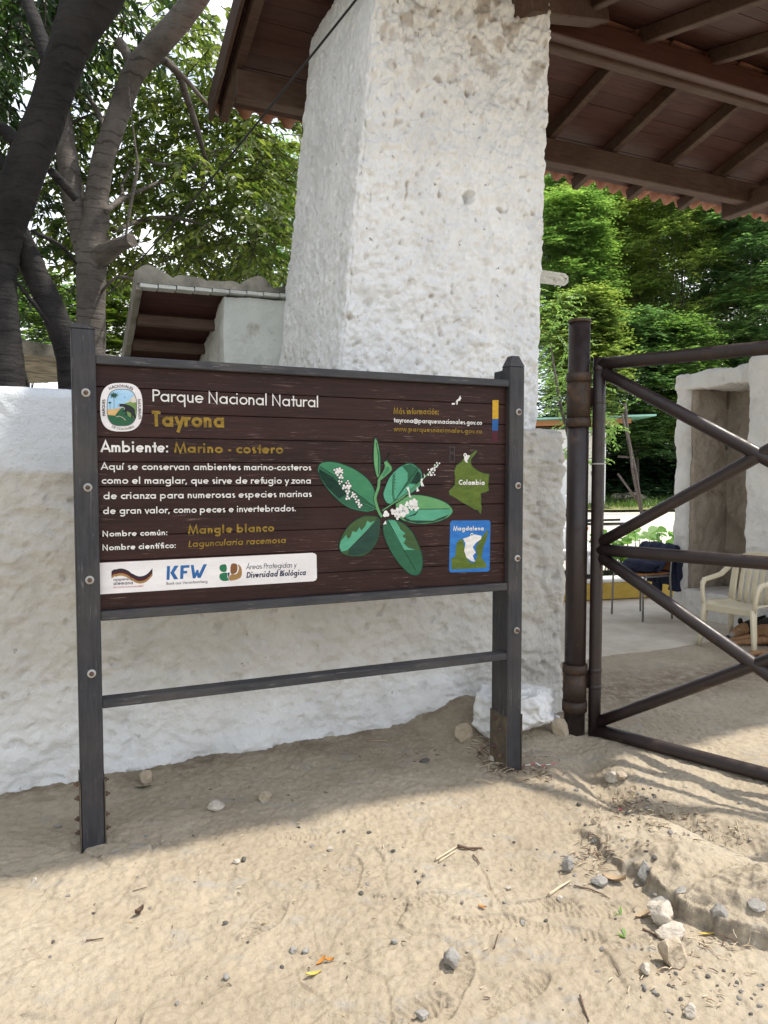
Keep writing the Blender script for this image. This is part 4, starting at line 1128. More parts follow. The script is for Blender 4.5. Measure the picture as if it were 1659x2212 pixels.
def blossoms(pts, r, outline=True):
    for x, y in pts:
        k = r * rf.uniform(.8, 1.25); rot = rf.uniform(0, 6)
        for q in range(3):
            c = S3(x + 11 * math.cos(rot + q * 2.1), y + 11 * math.sin(rot + q * 2.1))
            if outline: pl_.disc(c, k * .75 + .0016, 6, .0016 + .00002 * q, 10)
            pl_.disc(c, k * .75, 7, .0020 + .00002 * q, 10)
blossoms([(225, 372), (250, 372), (235, 395), (265, 380), (262, 420), (255, 458), (310, 460), (285, 495), (318, 492), (310, 530), (350, 545), (310, 572), (365, 570), (348, 560), (385, 600), (398, 628)], .0072)
blossoms([(640, 672), (660, 690), (680, 665), (700, 640), (722, 655), (742, 618), (770, 610), (795, 600), (800, 635), (770, 645), (735, 668), (690, 690), (672, 712), (715, 690), (808, 648), (588, 690)], .0105, False)
blossoms([(905, 372), (920, 385), (935, 362), (905, 400), (945, 345), (965, 325), (930, 400)], .0065, False)
for b in ([(735, 500), (752, 490), (758, 520), (762, 548), (772, 568), (755, 568), (752, 530)], [(840, 435), (858, 430), (850, 455), (865, 488), (842, 488), (838, 460)], [(812, 490), (830, 522), (808, 528)], [(862, 395), (872, 412), (866, 430)], [(585, 735), (592, 762), (566, 766)]):
    pl_.fill(m3(b), 7, .0024)
pl_.build("plant_illustration", PM, "painted mangrove sprig with five green leaves and white blossom")

# ---- maps, flag bar, fixing marks
mp = Flat(.0011)
COLM = [(1245, 225), (1205, 258), (1195, 283), (1180, 300), (1150, 285), (1140, 310), (1118, 325), (1100, 335), (1085, 380), (1092, 430), (1088, 480), (1062, 505), (1045, 525), (1050, 550), (1100, 575), (1140, 605), (1190, 630), (1230, 655), (1258, 662), (1275, 690), (1284, 655), (1278, 610), (1280, 580), (1275, 540), (1310, 530), (1335, 520), (1330, 480), (1334, 440), (1338, 400), (1300, 395), (1270, 385), (1240, 365), (1215, 345), (1203, 320), (1208, 290), (1230, 262), (1250, 235)]
mp.fill(m3(COLM), 0)
mp.stroke(m3(COLM + COLM[:1]), .0022, 3, .0002)
mp.fill(m3([(1155, 280), (1170, 262), (1200, 265), (1190, 285), (1178, 300), (1182, 318), (1168, 315), (1158, 300)]), 1, .0006)
mp.disc(S3(1163, 262), .0095, 1, .0009, 16); mp.disc(S3(1163, 262), .0045, 2, .0011, 12); mp.disc(S3(1163, 262), .0018, 1, .0013, 10)
mp.build("country_map", [PT['map'], PT['white'], PT['black'], PT['olive']])
line("Colombia", S3, (1115, 478), (1304, 479), 441, .21, 'white')
tl = Flat(.0011)
tile = [(1070, 738), (1335, 736), (1346, 748), (1340, 1095), (1328, 1106), (1060, 1112), (1047, 1100), (1056, 750)]
tl.fill(m3(tile), 0); tl.stroke(m3(tile + tile[:1]), .0028, 3, .0002)
tl.fill(m3([(1062, 1010), (1090, 1000), (1095, 950), (1100, 900), (1130, 870), (1150, 880), (1160, 940), (1170, 1000), (1200, 1040), (1230, 1045), (1250, 1000), (1240, 930), (1262, 890), (1290, 850), (1332, 795), (1320, 870), (1296, 930), (1282, 1010), (1310, 1040), (1322, 1078), (1180, 1088), (1064, 1092)]), 1, .0003)
tl.fill(m3([(1148, 868), (1180, 858), (1205, 846), (1235, 838), (1282, 848), (1278, 872), (1240, 900), (1218, 930), (1240, 968), (1218, 992), (1236, 1036), (1208, 1030), (1172, 1005), (1156, 955), (1166, 905)]), 2, .0006)
tl.disc(S3(1212, 840), .0085, 2, .0009, 16); tl.disc(S3(1212, 840), .0042, 4, .0011, 12)
tl.build("district_map", [PT['blue'], PT['map'], PT['white'], PT['kblue'], PT['black']])
f = Flat(.0011 + .0012); f.text("Magdalena", S3(1077, 810), S3(1297, 808), hz(S3, 1077, 810, 1077, 779), .19, 0); f.build("lettering", [PT['white']])
fl = Flat(.0011); m4 = lambda pts: [S4(*p) for p in pts]
fl.fill(m4([(1229, 203), (1292, 201), (1290, 399), (1227, 402)]), 0); fl.fill(m4([(1227, 403), (1290, 400), (1286, 524), (1224, 526)]), 1); fl.fill(m4([(1224, 527), (1286, 525), (1278, 644), (1222, 646)]), 2)
fl.build("flag_bar", [PT['fyel'], PT['fblue'], PT['maroon']])
mk_ = Flat(.0011)
for y0, y1 in ((696, 750), (762, 853)):
    q = [(780, y0), (828, y0), (828, y1), (780, y1)]; mk_.stroke(m4(q + q[:1]), .0013, 0)
mk_.fill(m4([(797, 715), (812, 712), (815, 735), (800, 738)]), 1); mk_.stroke(m4([(812, 780), (800, 825)]), .002, 1)
mk_.build("fixing_marks", [PT['grey'], PT['black']])
dr = Flat(.0013)
dr.fill(m4([(888, 152), (899, 185), (884, 212), (866, 210), (860, 245), (848, 252), (850, 226), (838, 228), (852, 200), (868, 190)]), 0)
dr.fill(m4([(797, 240), (808, 230), (836, 236), (830, 250), (802, 252)]), 0)
dr.build("bird_dropping", [PT['white']])
# ---- sponsors' strip
st = Flat(.0010)
strip = [(40, 554), (1540, 483), (1557, 487), (1567, 500), (1570, 655), (1563, 672), (1548, 678), (40, 771)]
st.fill([(max(p[0], .0415), p[1]) for p in [S2(*q) for q in strip]], 0)
m2 = lambda pts: [S2(*p) for p in pts]
st.stroke(m2([(1540, 483), (1557, 487), (1567, 500), (1570, 655), (1563, 672), (1548, 678)]), .0025, 1, .0002)
st.build("sponsor_strip", [PT['strip'], PT['black']])
lg = Flat(.0016)
cl_ = smooth([(155, 610), (185, 592), (225, 585), (270, 600), (310, 632), (350, 645), (395, 632), (437, 590)], 5, False)
for k, mi in ((0, 0), (1, 1), (2, 2)):
    up_ = [(x, y + k * 16 + (6 if 180 < x < 300 else 0)) for x, y in cl_]; dn = [(x, y + 17) for x, y in up_]
    for i in range(len(up_) - 1): lg.fill(m2([up_[i], up_[i + 1], dn[i + 1], dn[i]]), mi, .0002 * k)
lg.build("ribbon_logo", [PT['bear'], PT['maroon'], PT['tan']])
def small(txt, l, r, cap_y, w, mat, slant=0.0):
    f = Flat(.0016); a, b = S2(*l), S2(*r)
    f.text(txt, a, b, abs(S2(l[0], cap_y)[1] - a[1]), w, 0, slant)
    f.build("lettering", [PT[mat]])
small("cooperación", (168, 677), (315, 669), 656, .17, 'grey')
small("alemana", (168, 705), (303, 699), 680, .17, 'grey')
small("DEUTSCHE ZUSAMMENARBEIT", (168, 726), (377, 716), 716, .13, 'red')
small("Bank aus Verantwortung", (533, 704), (815, 688), 684, .13, 'grey')
small("Áreas Protegidas y", (1080, 598), (1423, 582), 562, .10, 'navy', .14)
small("Diversidad Biológica", (1083, 656), (1490, 636), 616, .19, 'navy', .14)
kf = Flat(.0016)
for p in ([(537, 574), (558, 573), (554, 668), (534, 669)], [(560, 621), (588, 572), (617, 571), (586, 618), (614, 664), (586, 666)], [(630, 570), (692, 567), (690, 585), (652, 587), (651, 608), (676, 607), (675, 624), (650, 626), (648, 662), (627, 663)],
          [(700, 567), (720, 566), (730, 624), (740, 600), (752, 600), (758, 626), (788, 562), (812, 561), (768, 655), (748, 656), (742, 636), (732, 658), (714, 659)]):
    kf.fill(m2(p), 0)
kf.build("bank_logo", [PT['kblue']])
bd_ = Flat(.0016)
bd_.fill(m2(smooth([(905, 568), (943, 564), (945, 610), (912, 612), (898, 590)], 3)), 0)
bd_.fill(m2(smooth([(905, 626), (950, 620), (952, 650), (962, 672), (920, 676), (898, 655)], 3)), 0)
bd_.fill(m2([(954, 620), (968, 618), (962, 668)]), 3)
bd_.fill(m2(smooth([(978, 562), (1015, 560), (1022, 590), (1012, 620), (976, 626)], 3)), 1)
bd_.fill(m2(smooth([(1026, 562), (1045, 580), (1052, 610), (1045, 650), (1010, 668), (966, 672), (974, 634), (1015, 628), (1030, 595)], 3)), 2)
bd_.build("leaf_logo", [PT['lgreen'], PT['brown'], PT['tan'], PT['navy']])

# ------------------------------------------------------------------ gate post and swinging pipe gate
GP = gz(1240, 1590)
GD = np.array([.743, -.669, 0.])
gpo = empty("gate_post", (GP[0], GP[1], -.05), 0, "thick dark brown steel pipe post at the wall end carrying the gate", "post")
mb = MB(); mb.tube([(0, 0, -.15), (0, 0, 2.39)], .059, 28); mb.build("pipe", M['steel'], gpo)
mb = MB(); mb.lathe([(0, 2.386), (.064, 2.386), (.066, 2.393), (.064, 2.402), (.0, 2.402)], 28); mb.build("cap_flange", M['rust'], gpo)
for z0, z1 in ((1.81, 1.86), (1.86, 2.06), (2.06, 2.11), (.20, .26), (.26, .42), (.42, .47)):
    big = (z1 - z0) < .1
    r = .069 if big else .0645
    mb = MB(); mb.lathe([(.058, z0), (r, z0), (r + .001, (z0 + z1) / 2), (r, z1 - .001), (.058, z1 - .001)], 28)
    mb.build("collar", M['rust'], gpo)
G0 = GP + np.array([.107, -.026, 0])                     # foot of the hinge pipe
gate = empty("pipe_gate", (G0[0], G0[1], 0), math.atan2(GD[1], GD[0]), "brown welded pipe gate with cross braces standing open beside the information board", "gate")
GZ0, GZ1, GZ2, GL = .05, 1.075, 2.105, 1.66
def pipe(a, b, r, nm="rail", droop=0):
    mb = MB(); n = 7
    pts = [(a[0] + (b[0] - a[0]) * i / n, 0, a[1] + (b[1] - a[1]) * i / n - droop * math.sin(math.pi * i / n)) for i in range(n + 1)]
    mb.tube(pts, r, 20); return mb.build(nm, M['steel'], gate)
pipe((0, -.02), (0, GZ2 + .035), .035, "hinge_pipe")
pipe((GL, -.02), (GL, GZ2 + .035), .035, "lock_pipe")
pipe((0, GZ2), (GL, GZ2 - .01), .0345, "rail"); pipe((0, GZ1), (GL, GZ1 - .012), .0335, "rail"); pipe((0, GZ0), (GL, GZ0 - .02), .0345, "rail", .004)
pipe((.03, GZ2 - .05), (GL - .03, GZ1 + .05), .0335, "brace"); pipe((.03, GZ1 + .045), (GL - .03, GZ2 - .05), .0320, "brace")
pipe((.03, GZ1 - .04), (GL - .03, GZ0 + .05), .0335, "brace"); pipe((.03, GZ0 + .05), (GL - .03, GZ1 - .05), .0320, "brace")
for z in (1.885, 2.07, .285, .38):
    mb = MB(); mb.lathe([(.036, z), (.0372, z + .002), (.0372, z + .022), (.036, z + .024)], 20); mb.build("weld_sleeve", M['steel'], gate)
for z in (1.93, .33):
    mb = MB(); mb.box((-.075, -.012, z - .05), (-.03, .012, z + .05), 0, .003); mb.build("hinge_plate", M['rust'], gate)
for z in (1.55,):
    mb = MB(); mb.lathe([(.0355, z), (.0368, z + .001), (.0368, z + .007), (.0355, z + .008)], 20); mb.build("weld_ring", M['zinc'], gate)

# ------------------------------------------------------------------ rocks
_ico = {}
def ico(sub):
    if sub not in _ico:
        bm = bmesh.new(); bmesh.ops.create_icosphere(bm, subdivisions=sub, radius=1)
        _ico[sub] = (np.array([v.co[:] for v in bm.verts]), np.array([[v.index for v in f.verts] for f in bm.faces])); bm.free()
    return _ico[sub]
def rock_geo(seed, size, sub=4, cuts=9, rough=.10, sharp=1.0):
    V, Fq = ico(sub)
    rn = np.random.RandomState(seed)
    P = V.copy()
    for _ in range(cuts):
        d = rn.normal(size=3); d /= np.linalg.norm(d)
        k = rn.uniform(.55, .9)
        s_ = P @ d
        P = P - np.outer(np.clip(s_ - k, 0, None), d) * sharp
    P = P + V * (rough * fbm3(V[:, 0] * 1.8 + seed, V[:, 1] * 1.8, V[:, 2] * 1.8, 3) + .35 * rough * perlin3(V[:, 0] * 7 + seed, V[:, 1] * 7, V[:, 2] * 7))[:, None]
    return P * np.array(size) * .5 / .85, Fq
def rock(name, px, py, w, h, d, seed, mat, label, cat="stone", sub=4, sink=.2, group=None, rot=None, cuts=14, rough=.09):
    p = gp(px, py)
    rn = random.Random(seed)
    P, Fq = rock_geo(seed, (w, d, h), sub, cuts, rough)
    a = rn.uniform(0, 6.28) if rot is None else rot
    c, s_ = math.cos(a), math.sin(a)
    if rot is None and w > 1.3 * d: c, s_ = math.cos(a * .15), math.sin(a * .15)
    P = P @ np.array([[c, s_, 0], [-s_, c, 0], [0, 0, 1]])
    zmin = P[:, 2].min()
    o = np_mesh(name, P - [0, 0, zmin], Fq, mat, None, sub > 4)
    o.location = (p[0], p[1] + d * .3, p[2] - sink * h)
    return tag(o, label, cat, group)
def mpp(py): return (gz(800, py)[1]) / FPX                  # metres per pixel at that height on the ground
q = mpp(1600)
o = rock("painted_boulder", 1112, 1604, 184 * q, 118 * q, .36, 21, M['rock_white'], "large white painted boulder behind the board's post near the gate", "boulder", 6, .06, rot=.25, cuts=12, rough=.13)
q = mpp(1600)
rock("rubble_stone", 1003, 1602, 38 * q, 40 * q, .10, 5, M['rock'], "brown rubble stone under the edge of the white boulder")
rock("rubble_stone", 1068, 1648, 24 * q, 17 * q, .06, 6, M['rockw'], "small pale stone in straw at the foot of the board's post")
rock("rubble_stone", 1211, 1592, 22 * q, 46 * q, .10, 8, M['rock'], "upright brown stone wedged between the boulder and gate post")
rock("rubble_stone", 1202, 1560, 18 * q, 22 * q, .06, 9, M['rock_white'], "small whitewashed stone beside the big painted boulder")
rock("rubble_stone", 1327, 1690, 30 * q, 24 * q, .07, 31, M['rockw'], "pale stone in the gutter just below the gate post")
rock("rubble_stone", 1345, 1686, 24 * q, 18 * q, .06, 33, M['rock'], "tan stone to the right of the pale gutter stone")
STONES = [
 (316, 1694, 27, 26, M['rock'], 41, "rounded tan stone on shaded sand beside the green leaf"),
 (465, 1752, 32, 20, M['rockw'], 42, "flat pale stone on sand at the edge of the shade"),
 (573, 1733, 25, 20, M['rock'], 43, "tan stone on sunlit sand, before the middle of the board"),
 (510, 1866, 15, 10, M['rockw'], 44, "small pale pebble touching a dark pebble on the sand"),
 (526, 1862, 14, 9, M['rockd'], 45, "small dark pebble touching a pale pebble on the sand"),
 (713, 1840, 15, 13, M['rockw'], 46, "angular white pebble on bare sand in front of the board"),
 (72, 1906, 13, 11, M['rockw'], 47, "white pebble beside a scuff mark below the board's dark post"),
 (1226, 1886, 25, 30, M['rockg'], 48, "grey squared stone left of the rocky ledge"),
 (1296, 1916, 32, 18, M['rockg'], 49, "grey slab stone next to the brown dry leaf"),
 (1433, 2004, 55, 46, M['rockw'], 50, "white jagged stone leaning on the rocky ledge"),
 (1455, 2031, 64, 34, M['rockw'], 51, "long white stone lying below the jagged white stone"),
 (1459, 2090, 52, 50, M['rock'], 52, "tan angular stone in front of the two white stones"),
 (1396, 2106, 24, 20, M['rockw'], 53, "small pale stone left of the tan angular stone"),
 (974, 2094, 42, 36, M['rockg'], 54, "rough grey clod of stone alone in the foreground sand"),
 (913, 2203, 30, 17, M['rockg'], 55, "smooth grey stone at the bottom edge of the picture"),
 (1491, 2198, 24, 28, M['rockw'], 56, "pale wedge stone among gravel near the bottom corner"),
 (1128, 2000, 14, 11, M['rockg'], 57, "dark grey pebble between two shoe prints"),
 (853, 2040, 15, 10, M['rockg'], 58, "grey pebble beside the zigzag shoe print"),
 (1210, 1947, 15, 11, M['rockw'], 59, "white pebble just below the pale stick"),
 (1098, 1923, 13, 8, M['rockw'], 60, "white flat pebble above the long ribbed shoe print"),
 (1283, 1783, 13, 12, M['rock'], 61, "brown upright pebble at the back of the rocky ledge"),
 (660, 2059, 19, 12, M['rockg'], 62, "grey wedge pebble beside a smaller grey pebble in foreground"),
 (632, 2061, 15, 12, M['rockg'], 63, "smaller grey pebble of the pair in the foreground"),
 (488, 2118, 16, 12, M['rockg'], 64, "lone grey chip low in the left foreground"),
 (917, 1647, 20, 9, M['rockd'], 65, "flat dark chip near the middle of the shaded sand"),
]
for (x, y, w, h, m, sd, lb) in STONES:
    k = mpp(y)
    rock("stone", x, y, w * k * 1.08, h * k * 1.15, min(w, h * 1.3) * k, sd, m, lb, "stone", 4 if w > 20 else 3, .16)
# slate blocks set in the ledge
for i, (x, y, w, h, lb) in enumerate([(1398, 1896, 40, 52, "grey slate block set upright in the ledge face"), (1440, 1958, 84, 34, "broad dark slate slab under the lip of the ledge"),
                                      (1562, 1992, 34, 44, "bluish slate block at the outer end of the ledge"), (1640, 1962, 46, 18, "flat slate slab on top of the ledge"), (1478, 1930, 22, 12, "small flat slate chip lying on the ledge")]):
    k = mpp(y); rock("slate_block", x, y, w * k, h * k, .06, 70 + i, M['rockg'], lb, "stone", 4, .45, cuts=16, rough=.05)
# little pebbles, alike
rp = random.Random(4)
PEB = [(201, 1973), (1160, 1836), (1105, 1880), (1090, 1950), (733, 1796), (742, 1797), (645, 1788), (601, 1781), (870, 1831), (1068, 1806), (1110, 1820), (960, 1870), (905, 1905), (1200, 1842), (1232, 1912), (1180, 1990), (780, 1930),
       (1540, 1710), (1600, 1735), (1480, 1700), (1390, 1705), (1355, 1760), (1420, 1770), (1500, 1800), (1620, 1815), (1330, 1985), (1370, 1970), (1300, 2050), (1290, 2100), (1500, 2100), (1530, 2110), (1550, 2130), (1600, 2160), (1640, 2130), (1460, 2135), (1420, 2150)]
PEB += [(rp.uniform(40, 1640), rp.uniform(1760, 2200)) for _ in range(40)]
PEB += [(rp.uniform(1380, 1650), rp.uniform(2080, 2200)) for _ in range(40)]
PEB += [(rp.uniform(1240, 1420), rp.uniform(1700, 1930)) for _ in range(34)]
protos = []
for j in range(6):
    P, Fq = rock_geo(200 + j, (1, 1, .62), 2, 8, .1); protos.append((P, Fq))
pm_d, pm_g, pm_w = [], [], []
for i, (x, y) in enumerate(PEB):
    mat, lst, lb, gr = ((M['rockd'], pm_d, "tiny dark pebble lying on the dry sand", "dark pebbles on the sand") if i % 5 < 2 else (M['rockg'], pm_g, "tiny grey gravel chip lying on the dry sand", "grey chips on the sand") if i % 5 < 4 else (M['rockw'], pm_w, "tiny whitish pebble lying on the dry sand", "whitish pebbles on the sand"))
    if not lst:
        for P, Fq in protos[:3] if lst is pm_d else protos[3:] if lst is pm_g else protos[1:4]:
            o0 = np_mesh("pebble", P, Fq, mat, None, False); lst.append(o0.data); bpy.data.objects.remove(o0)
    o = link(bpy.data.objects.new("pebble", lst[i % len(lst)]))
    p = gp(x, y); r = rp.uniform(4.5, 11) * mpp(y)
    o.location = (p[0], p[1], p[2] + .15 * r); o.scale = (r * rp.uniform(.8, 1.4), r, r); o.rotation_euler = (rp.uniform(-.3, .3), rp.uniform(-.3, .3), rp.uniform(0, 6))
    tag(o, lb, "pebble", gr)

# ------------------------------------------------------------------ sticks, leaves and scraps
def stick(name, pix, r, mat, label, cat="stick", group=None, lift=.004):
    pts = [gp(*p) + [0, 0, lift + r * .6] for p in pix]
    b = pts[0].copy(); pts = [Vector(p - b) for p in pts]
    dense = []
    for i in range(len(pts) - 1):
        for k in range(4): dense.append(pts[i].lerp(pts[i + 1], k / 4))
    dense.append(pts[-1])
    for i, p in enumerate(dense[1:-1], 1):
        w_ = Vector(p) + Vector(b); dense[i].z = max(p.z, gh(w_.x, w_.y) - b[2] + r * .5)
    mb = MB(); mb.tube(dense, [r * (1 - .5 * i / len(dense)) for i in range(len(dense))], 7, wob=.12, seed=len(label))
    return tag(mb.build(name, mat, None, b), label, cat, group)
stick("dry_stick", [(941, 1861), (965, 1846), (989, 1831)], .0055, M['stick'], "pale split stick lying on the sand, upper of the pair")
stick("dry_stick", [(948, 1865), (968, 1852), (984, 1842)], .0045, M['stick'], "shorter pale split stick under the upper pale one")
stick("dry_stick", [(989, 1831), (1010, 1836), (1042, 1836)], .0065, M['twig'], "dark broken twig at the tip of the pale split sticks")
stick("dry_stick", [(1186, 1937), (1208, 1921), (1231, 1907)], .0060, M['stick'], "straight pale stick beside the grey squared stone")
stick("dry_stick", [(1022, 1850), (1030, 1858), (1036, 1868)], .0035, M['twig'], "short dark twig right of the pale split sticks")
stick("dry_stick", [(1253, 2155), (1262, 2185), (1272, 2211)], .0035, M['twig'], "dark bent twig running off the bottom edge")
stick("dry_stick", [(1068, 2050), (1072, 2036), (1076, 2022)], .0026, M['twig'], "thin dark twig standing in the ribbed shoe print")
stick("dry_stick", [(1470, 2028), (1530, 2038), (1592, 2050)], .0026, M['stick'], "long yellow straw in front of the white stones")
stick("dry_stick", [(1240, 1916), (1275, 1924), (1300, 1934), (1318, 1945)], .0030, M['twig'], "long thin dark twig before the brown dry leaf")
stick("dry_stick", [(186, 2035), (205, 2033), (224, 2030)], .0028, M['twig'], "short dark twig on sand in the left foreground")
stick("dry_stick", [(287, 1928), (300, 1924), (318, 1919)], .0020, M['twig'], "hair thin twig above the dark bark chip")
stick("dry_stick", [(795, 1603), (838, 1602)], .0035, M['dryleaf'], "short reddish stick on shaded sand by the wall foot")
stick("dry_stick", [(1388, 2010), (1420, 2026), (1442, 2038)], .0040, M['twig'], "dark stick stuck beneath the long white stone")
def flat_leaf(name, px, py, L, Wd, ang, mat, label, curl=.25, cat="leaf", lift=.006):
    p = gp(px, py); mb = MB(); n = 8; vs, fs = [], []
    for i in range(n + 1):
        t = i / n; w_ = Wd * math.sin(math.pi * min(1, t * .97 + .02)) ** .8
        z = curl * L * (t - .5) ** 2
        for k in (-1, 0, 1): vs.append((L * (t - .5), k * w_ / 2, z + abs(k) * curl * Wd * .5))
    for i in range(n):
        for k in (0, 1): fs.append((i * 3 + k, i * 3 + k + 1, i * 3 + k + 4, i * 3 + k + 3))
    mb.add(vs, fs, 0, True)
    k0 = [(a, b, c - .0012) for a, b, c in vs]; mb.add(k0, [f[::-1] for f in fs], 0, True)
    o = mb.build(name, mat, None, p + [0, 0, lift]); o.rotation_euler = (random.Random(px).uniform(-.2, .2), random.Random(py).uniform(-.25, .1), ang)
    return tag(o, label, cat)
flat_leaf("fallen_leaf", 1328, 1906, .085, .05, -.5, M['dryleaf'], "large brown dry leaf curled against the rocky ledge", .5)
flat_leaf("fallen_leaf", 309, 1703, .075, .022, .1, M['leafd'], "green leaf lying beside the rounded tan stone", .2)
flat_leaf("fallen_leaf", 694, 2080, .042, .012, .9, M['orange'], "orange dead leaf in the foreground sand", .5)
flat_leaf("fallen_leaf", 711, 2078, .03, .014, .2, M['orange'], "smaller rusty leaf beside the orange dead leaf", .6)
flat_leaf("fallen_leaf", 677, 2108, .05, .014, .3, M['yellow'], "yellow dead leaf below the orange one", .4)
flat_leaf("fallen_leaf", 1042, 1963, .03, .014, -.4, M['orange'], "orange leaf scrap in the ribbed shoe print", .4)
flat_leaf("fallen_leaf", 1393, 1980, .075, .022, .35, M['dryleaf'], "long pale dry pod leaf left of the jagged white stone", .5)
flat_leaf("fallen_leaf", 1528, 2020, .06, .012, 0, M['yellow'], "yellow strip of leaf in the shadow below the ledge", .1)
flat_leaf("fallen_leaf", 1340, 1752, .02, .012, .3, M['pink'], "magenta petal in the gutter", .3)
flat_leaf("bark_chip", 301, 1976, .04, .024, 1.1, M['twig'], "dark curled bark chip in the left foreground", 1.0, "bark")
flat_leaf("bark_chip", 125, 1789, .035, .018, .1, M['rockg'], "dark flat chip on shaded sand left of the board's post", .3, "bark")
mb = MB(); rr = random.Random(8); b = gp(1150, 1659)
pts = [gp(1124 + i * 11, 1656 + 3 * math.sin(i * 1.7)) + [0, 0, .008 + .006 * (i % 2)] - b for i in range(8)]
for i in range(7):
    p, q_ = Vector(pts[i]), Vector(pts[i + 1]); mb.bar(p, q_, .008, .0014, i % 2)
tag(mb.build("plastic_tape", [M['pink'], M['paintw']], None, b), "scrap of pink and white plastic tape by the post foot", "tape")
# dry straw and leaf litter, uncountable
lt = MB(); rl_ = random.Random(12)
def litter(cx, cy, sx, sy, n, L0, L1, up=0.0):
    for _ in range(n):
        x, y = rl_.gauss(cx, sx), rl_.gauss(cy, sy)
        p = gp(x, y); a = rl_.uniform(0, 6.28); L = rl_.uniform(L0, L1)
        d = Vector((math.cos(a), math.sin(a), rl_.uniform(-.05, .35 + up))) * L
        q0 = Vector(p) + Vector((0, 0, .004)); q1 = q0 + d * .5 + Vector((0, 0, .1 * L)); q2 = q0 + d
        q2.z = max(q2.z, gh(q2.x, q2.y) + .002)
        lt.tube([q0, q1, q2], [.0018, .0022, .0010], 4, rl_.choice((0, 0, 1, 2)), False)
litter(1062, 1622, 16, 24, 70, .03, .13, .3); litter(1098, 1668, 20, 7, 22, .04, .12)
litter(1160, 1672, 24, 14, 90, .008, .03); litter(1340, 1742, 40, 18, 150, .008, .03); litter(1420, 1765, 40, 14, 80, .008, .04); litter(1270, 1850, 30, 20, 70, .01, .04); litter(1560, 1800, 50, 14, 60, .01, .04)
litter(1500, 2090, 90, 40, 60, .008, .03); litter(900, 1620, 80, 12, 60, .006, .02); litter(800, 1900, 420, 150, 130, .006, .022); litter(1580, 2030, 50, 14, 16, .01, .05); litter(420, 1690, 160, 30, 50, .006, .02)
o = lt.build("straw_litter", [M['stick'], M['twig'], M['dryleaf']]); tag(o, kind='stuff')
# two weed sprouts
for x, y, lb in ((1342, 1978, "green feathery weed seedling before the ledge"), (1350, 2024, "tiny green seedling below the feathery weed")):
    p = gp(x, y); mb = MB(); rw = random.Random(x)
    for i in range(9):
        a = rw.uniform(0, 6.28); L = rw.uniform(.015, .035)
        d = Vector((math.cos(a), math.sin(a), .5)) * L; c = d * .5; n_ = Vector((-d.y, d.x, 0)).normalized() * .004
        mb.add([(0, 0, 0), c + n_, d, c - n_], [(0, 1, 2, 3)])
    tag(mb.build("weed_seedling", M['leafp'], None, p), lb, "plant")

# ------------------------------------------------------------------ alcove pier across the gateway
pier = empty("alcove_pier", wp(6.3, 1.6), ROOT_Z, "white rough masonry pier with a deep shaded alcove behind the chairs", "pier")
def pd(amp):
    def f(P, n):
        x, y, z = P[:, 0], P[:, 1], P[:, 2]
        return 1.15 * amp * (1.3 * fbm3(x * 4 + 3, y * 4, z * 4, 3) + .9 * np.abs(perlin3(x * 11, y * 11, z * 9)) + .35 * perlin3(x * 28, y * 28, z * 26))
    return f
ar = lambda a, b, s_: np.linspace(a, b, max(3, int((b - a) / s_) + 1))
# far jamb, lintel, sill, back of the alcove, near pier (local: x = u - 6.3, y = n - 1.6)
rough_box("jamb", ar(0, .75, .02), ar(.37, .53, .02), ar(-.05, 2.40, .02), .05, pd(.016), M['alcove'], pier)
rough_box("reveal", ar(.07, .56, .02), ar(.325, .385, .02), ar(.26, 2.39, .02), .02, pd(.024), M['alcove_brown'], pier, None, ('x0', 'y0'))
rough_box("lintel", ar(-.005, .76, .02), ar(-.47, .535, .02), ar(2.37, 2.535, .02), .03, pd(.018), M['alcove'], pier, None, ('x0', 'x1', 'y0', 'y1', 'z1', 'z0'))
rough_box("sill", ar(-.01, .75, .02), ar(-.47, .38, .02), ar(-.05, .29, .02), .03, pd(.010), M['alcove'], pier)
rough_box("alcove_back", ar(.55, .80, .02), ar(-.47, .42, .02), ar(.2, 2.45, .02), .02, pd(.026), M['alcove_brown'], pier, None, ('x0', 'y0', 'y1', 'z1'))
rough_box("buttress", ar(-.11, .85, .02), ar(-1.75, -.46, .02), ar(-.05, 2.585, .02), .04, pd(.012), M['alcove'], pier)

# ------------------------------------------------------------------ school chair with a dark jacket
sc = empty("school_chair", wp(5.82, 2.05, .018), ROOT_Z + math.pi, "steel tube school chair with orange plywood seat and a dark jacket on it", "chair")
# local +x = front (away from the pier)
for sy in (-1, 1):
    mb = MB(); mb.tube([(.20, sy * .225, 0), (.195, sy * .22, .40), (.18, sy * .215, .435), (.14, sy * .21, .445), (-.17, sy * .20, .44)], .0105, 12); mb.build("leg", M['tubeg'], sc)
    mb = MB(); mb.tube([(-.19, sy * .225, 0), (-.165, sy * .21, .44), (-.18, sy * .205, .56), (-.205, sy * .20, .69)], .0105, 12); mb.build("leg", M['tubeg'], sc)
mb = MB(); mb.box((-.19, -.195, .455), (.20, .195, .472), 0, .006); mb.build("seat", M['ply'], sc)
mb = MB(); mb.box((-.012, -.19, 0), (.006, .19, .19), 0, .006, Matrix.Translation((-.185, 0, .49)) @ Matrix.Rotation(math.radians(-9), 4, 'Y')); mb.build("backrest", M['ply'], sc)
mb = MB()
for x in (.12, -.15): mb.tube([(x, -.20, .442), (x, .20, .442)], .008, 8)
mb.build("cross_tube", M['tubeg'], sc)
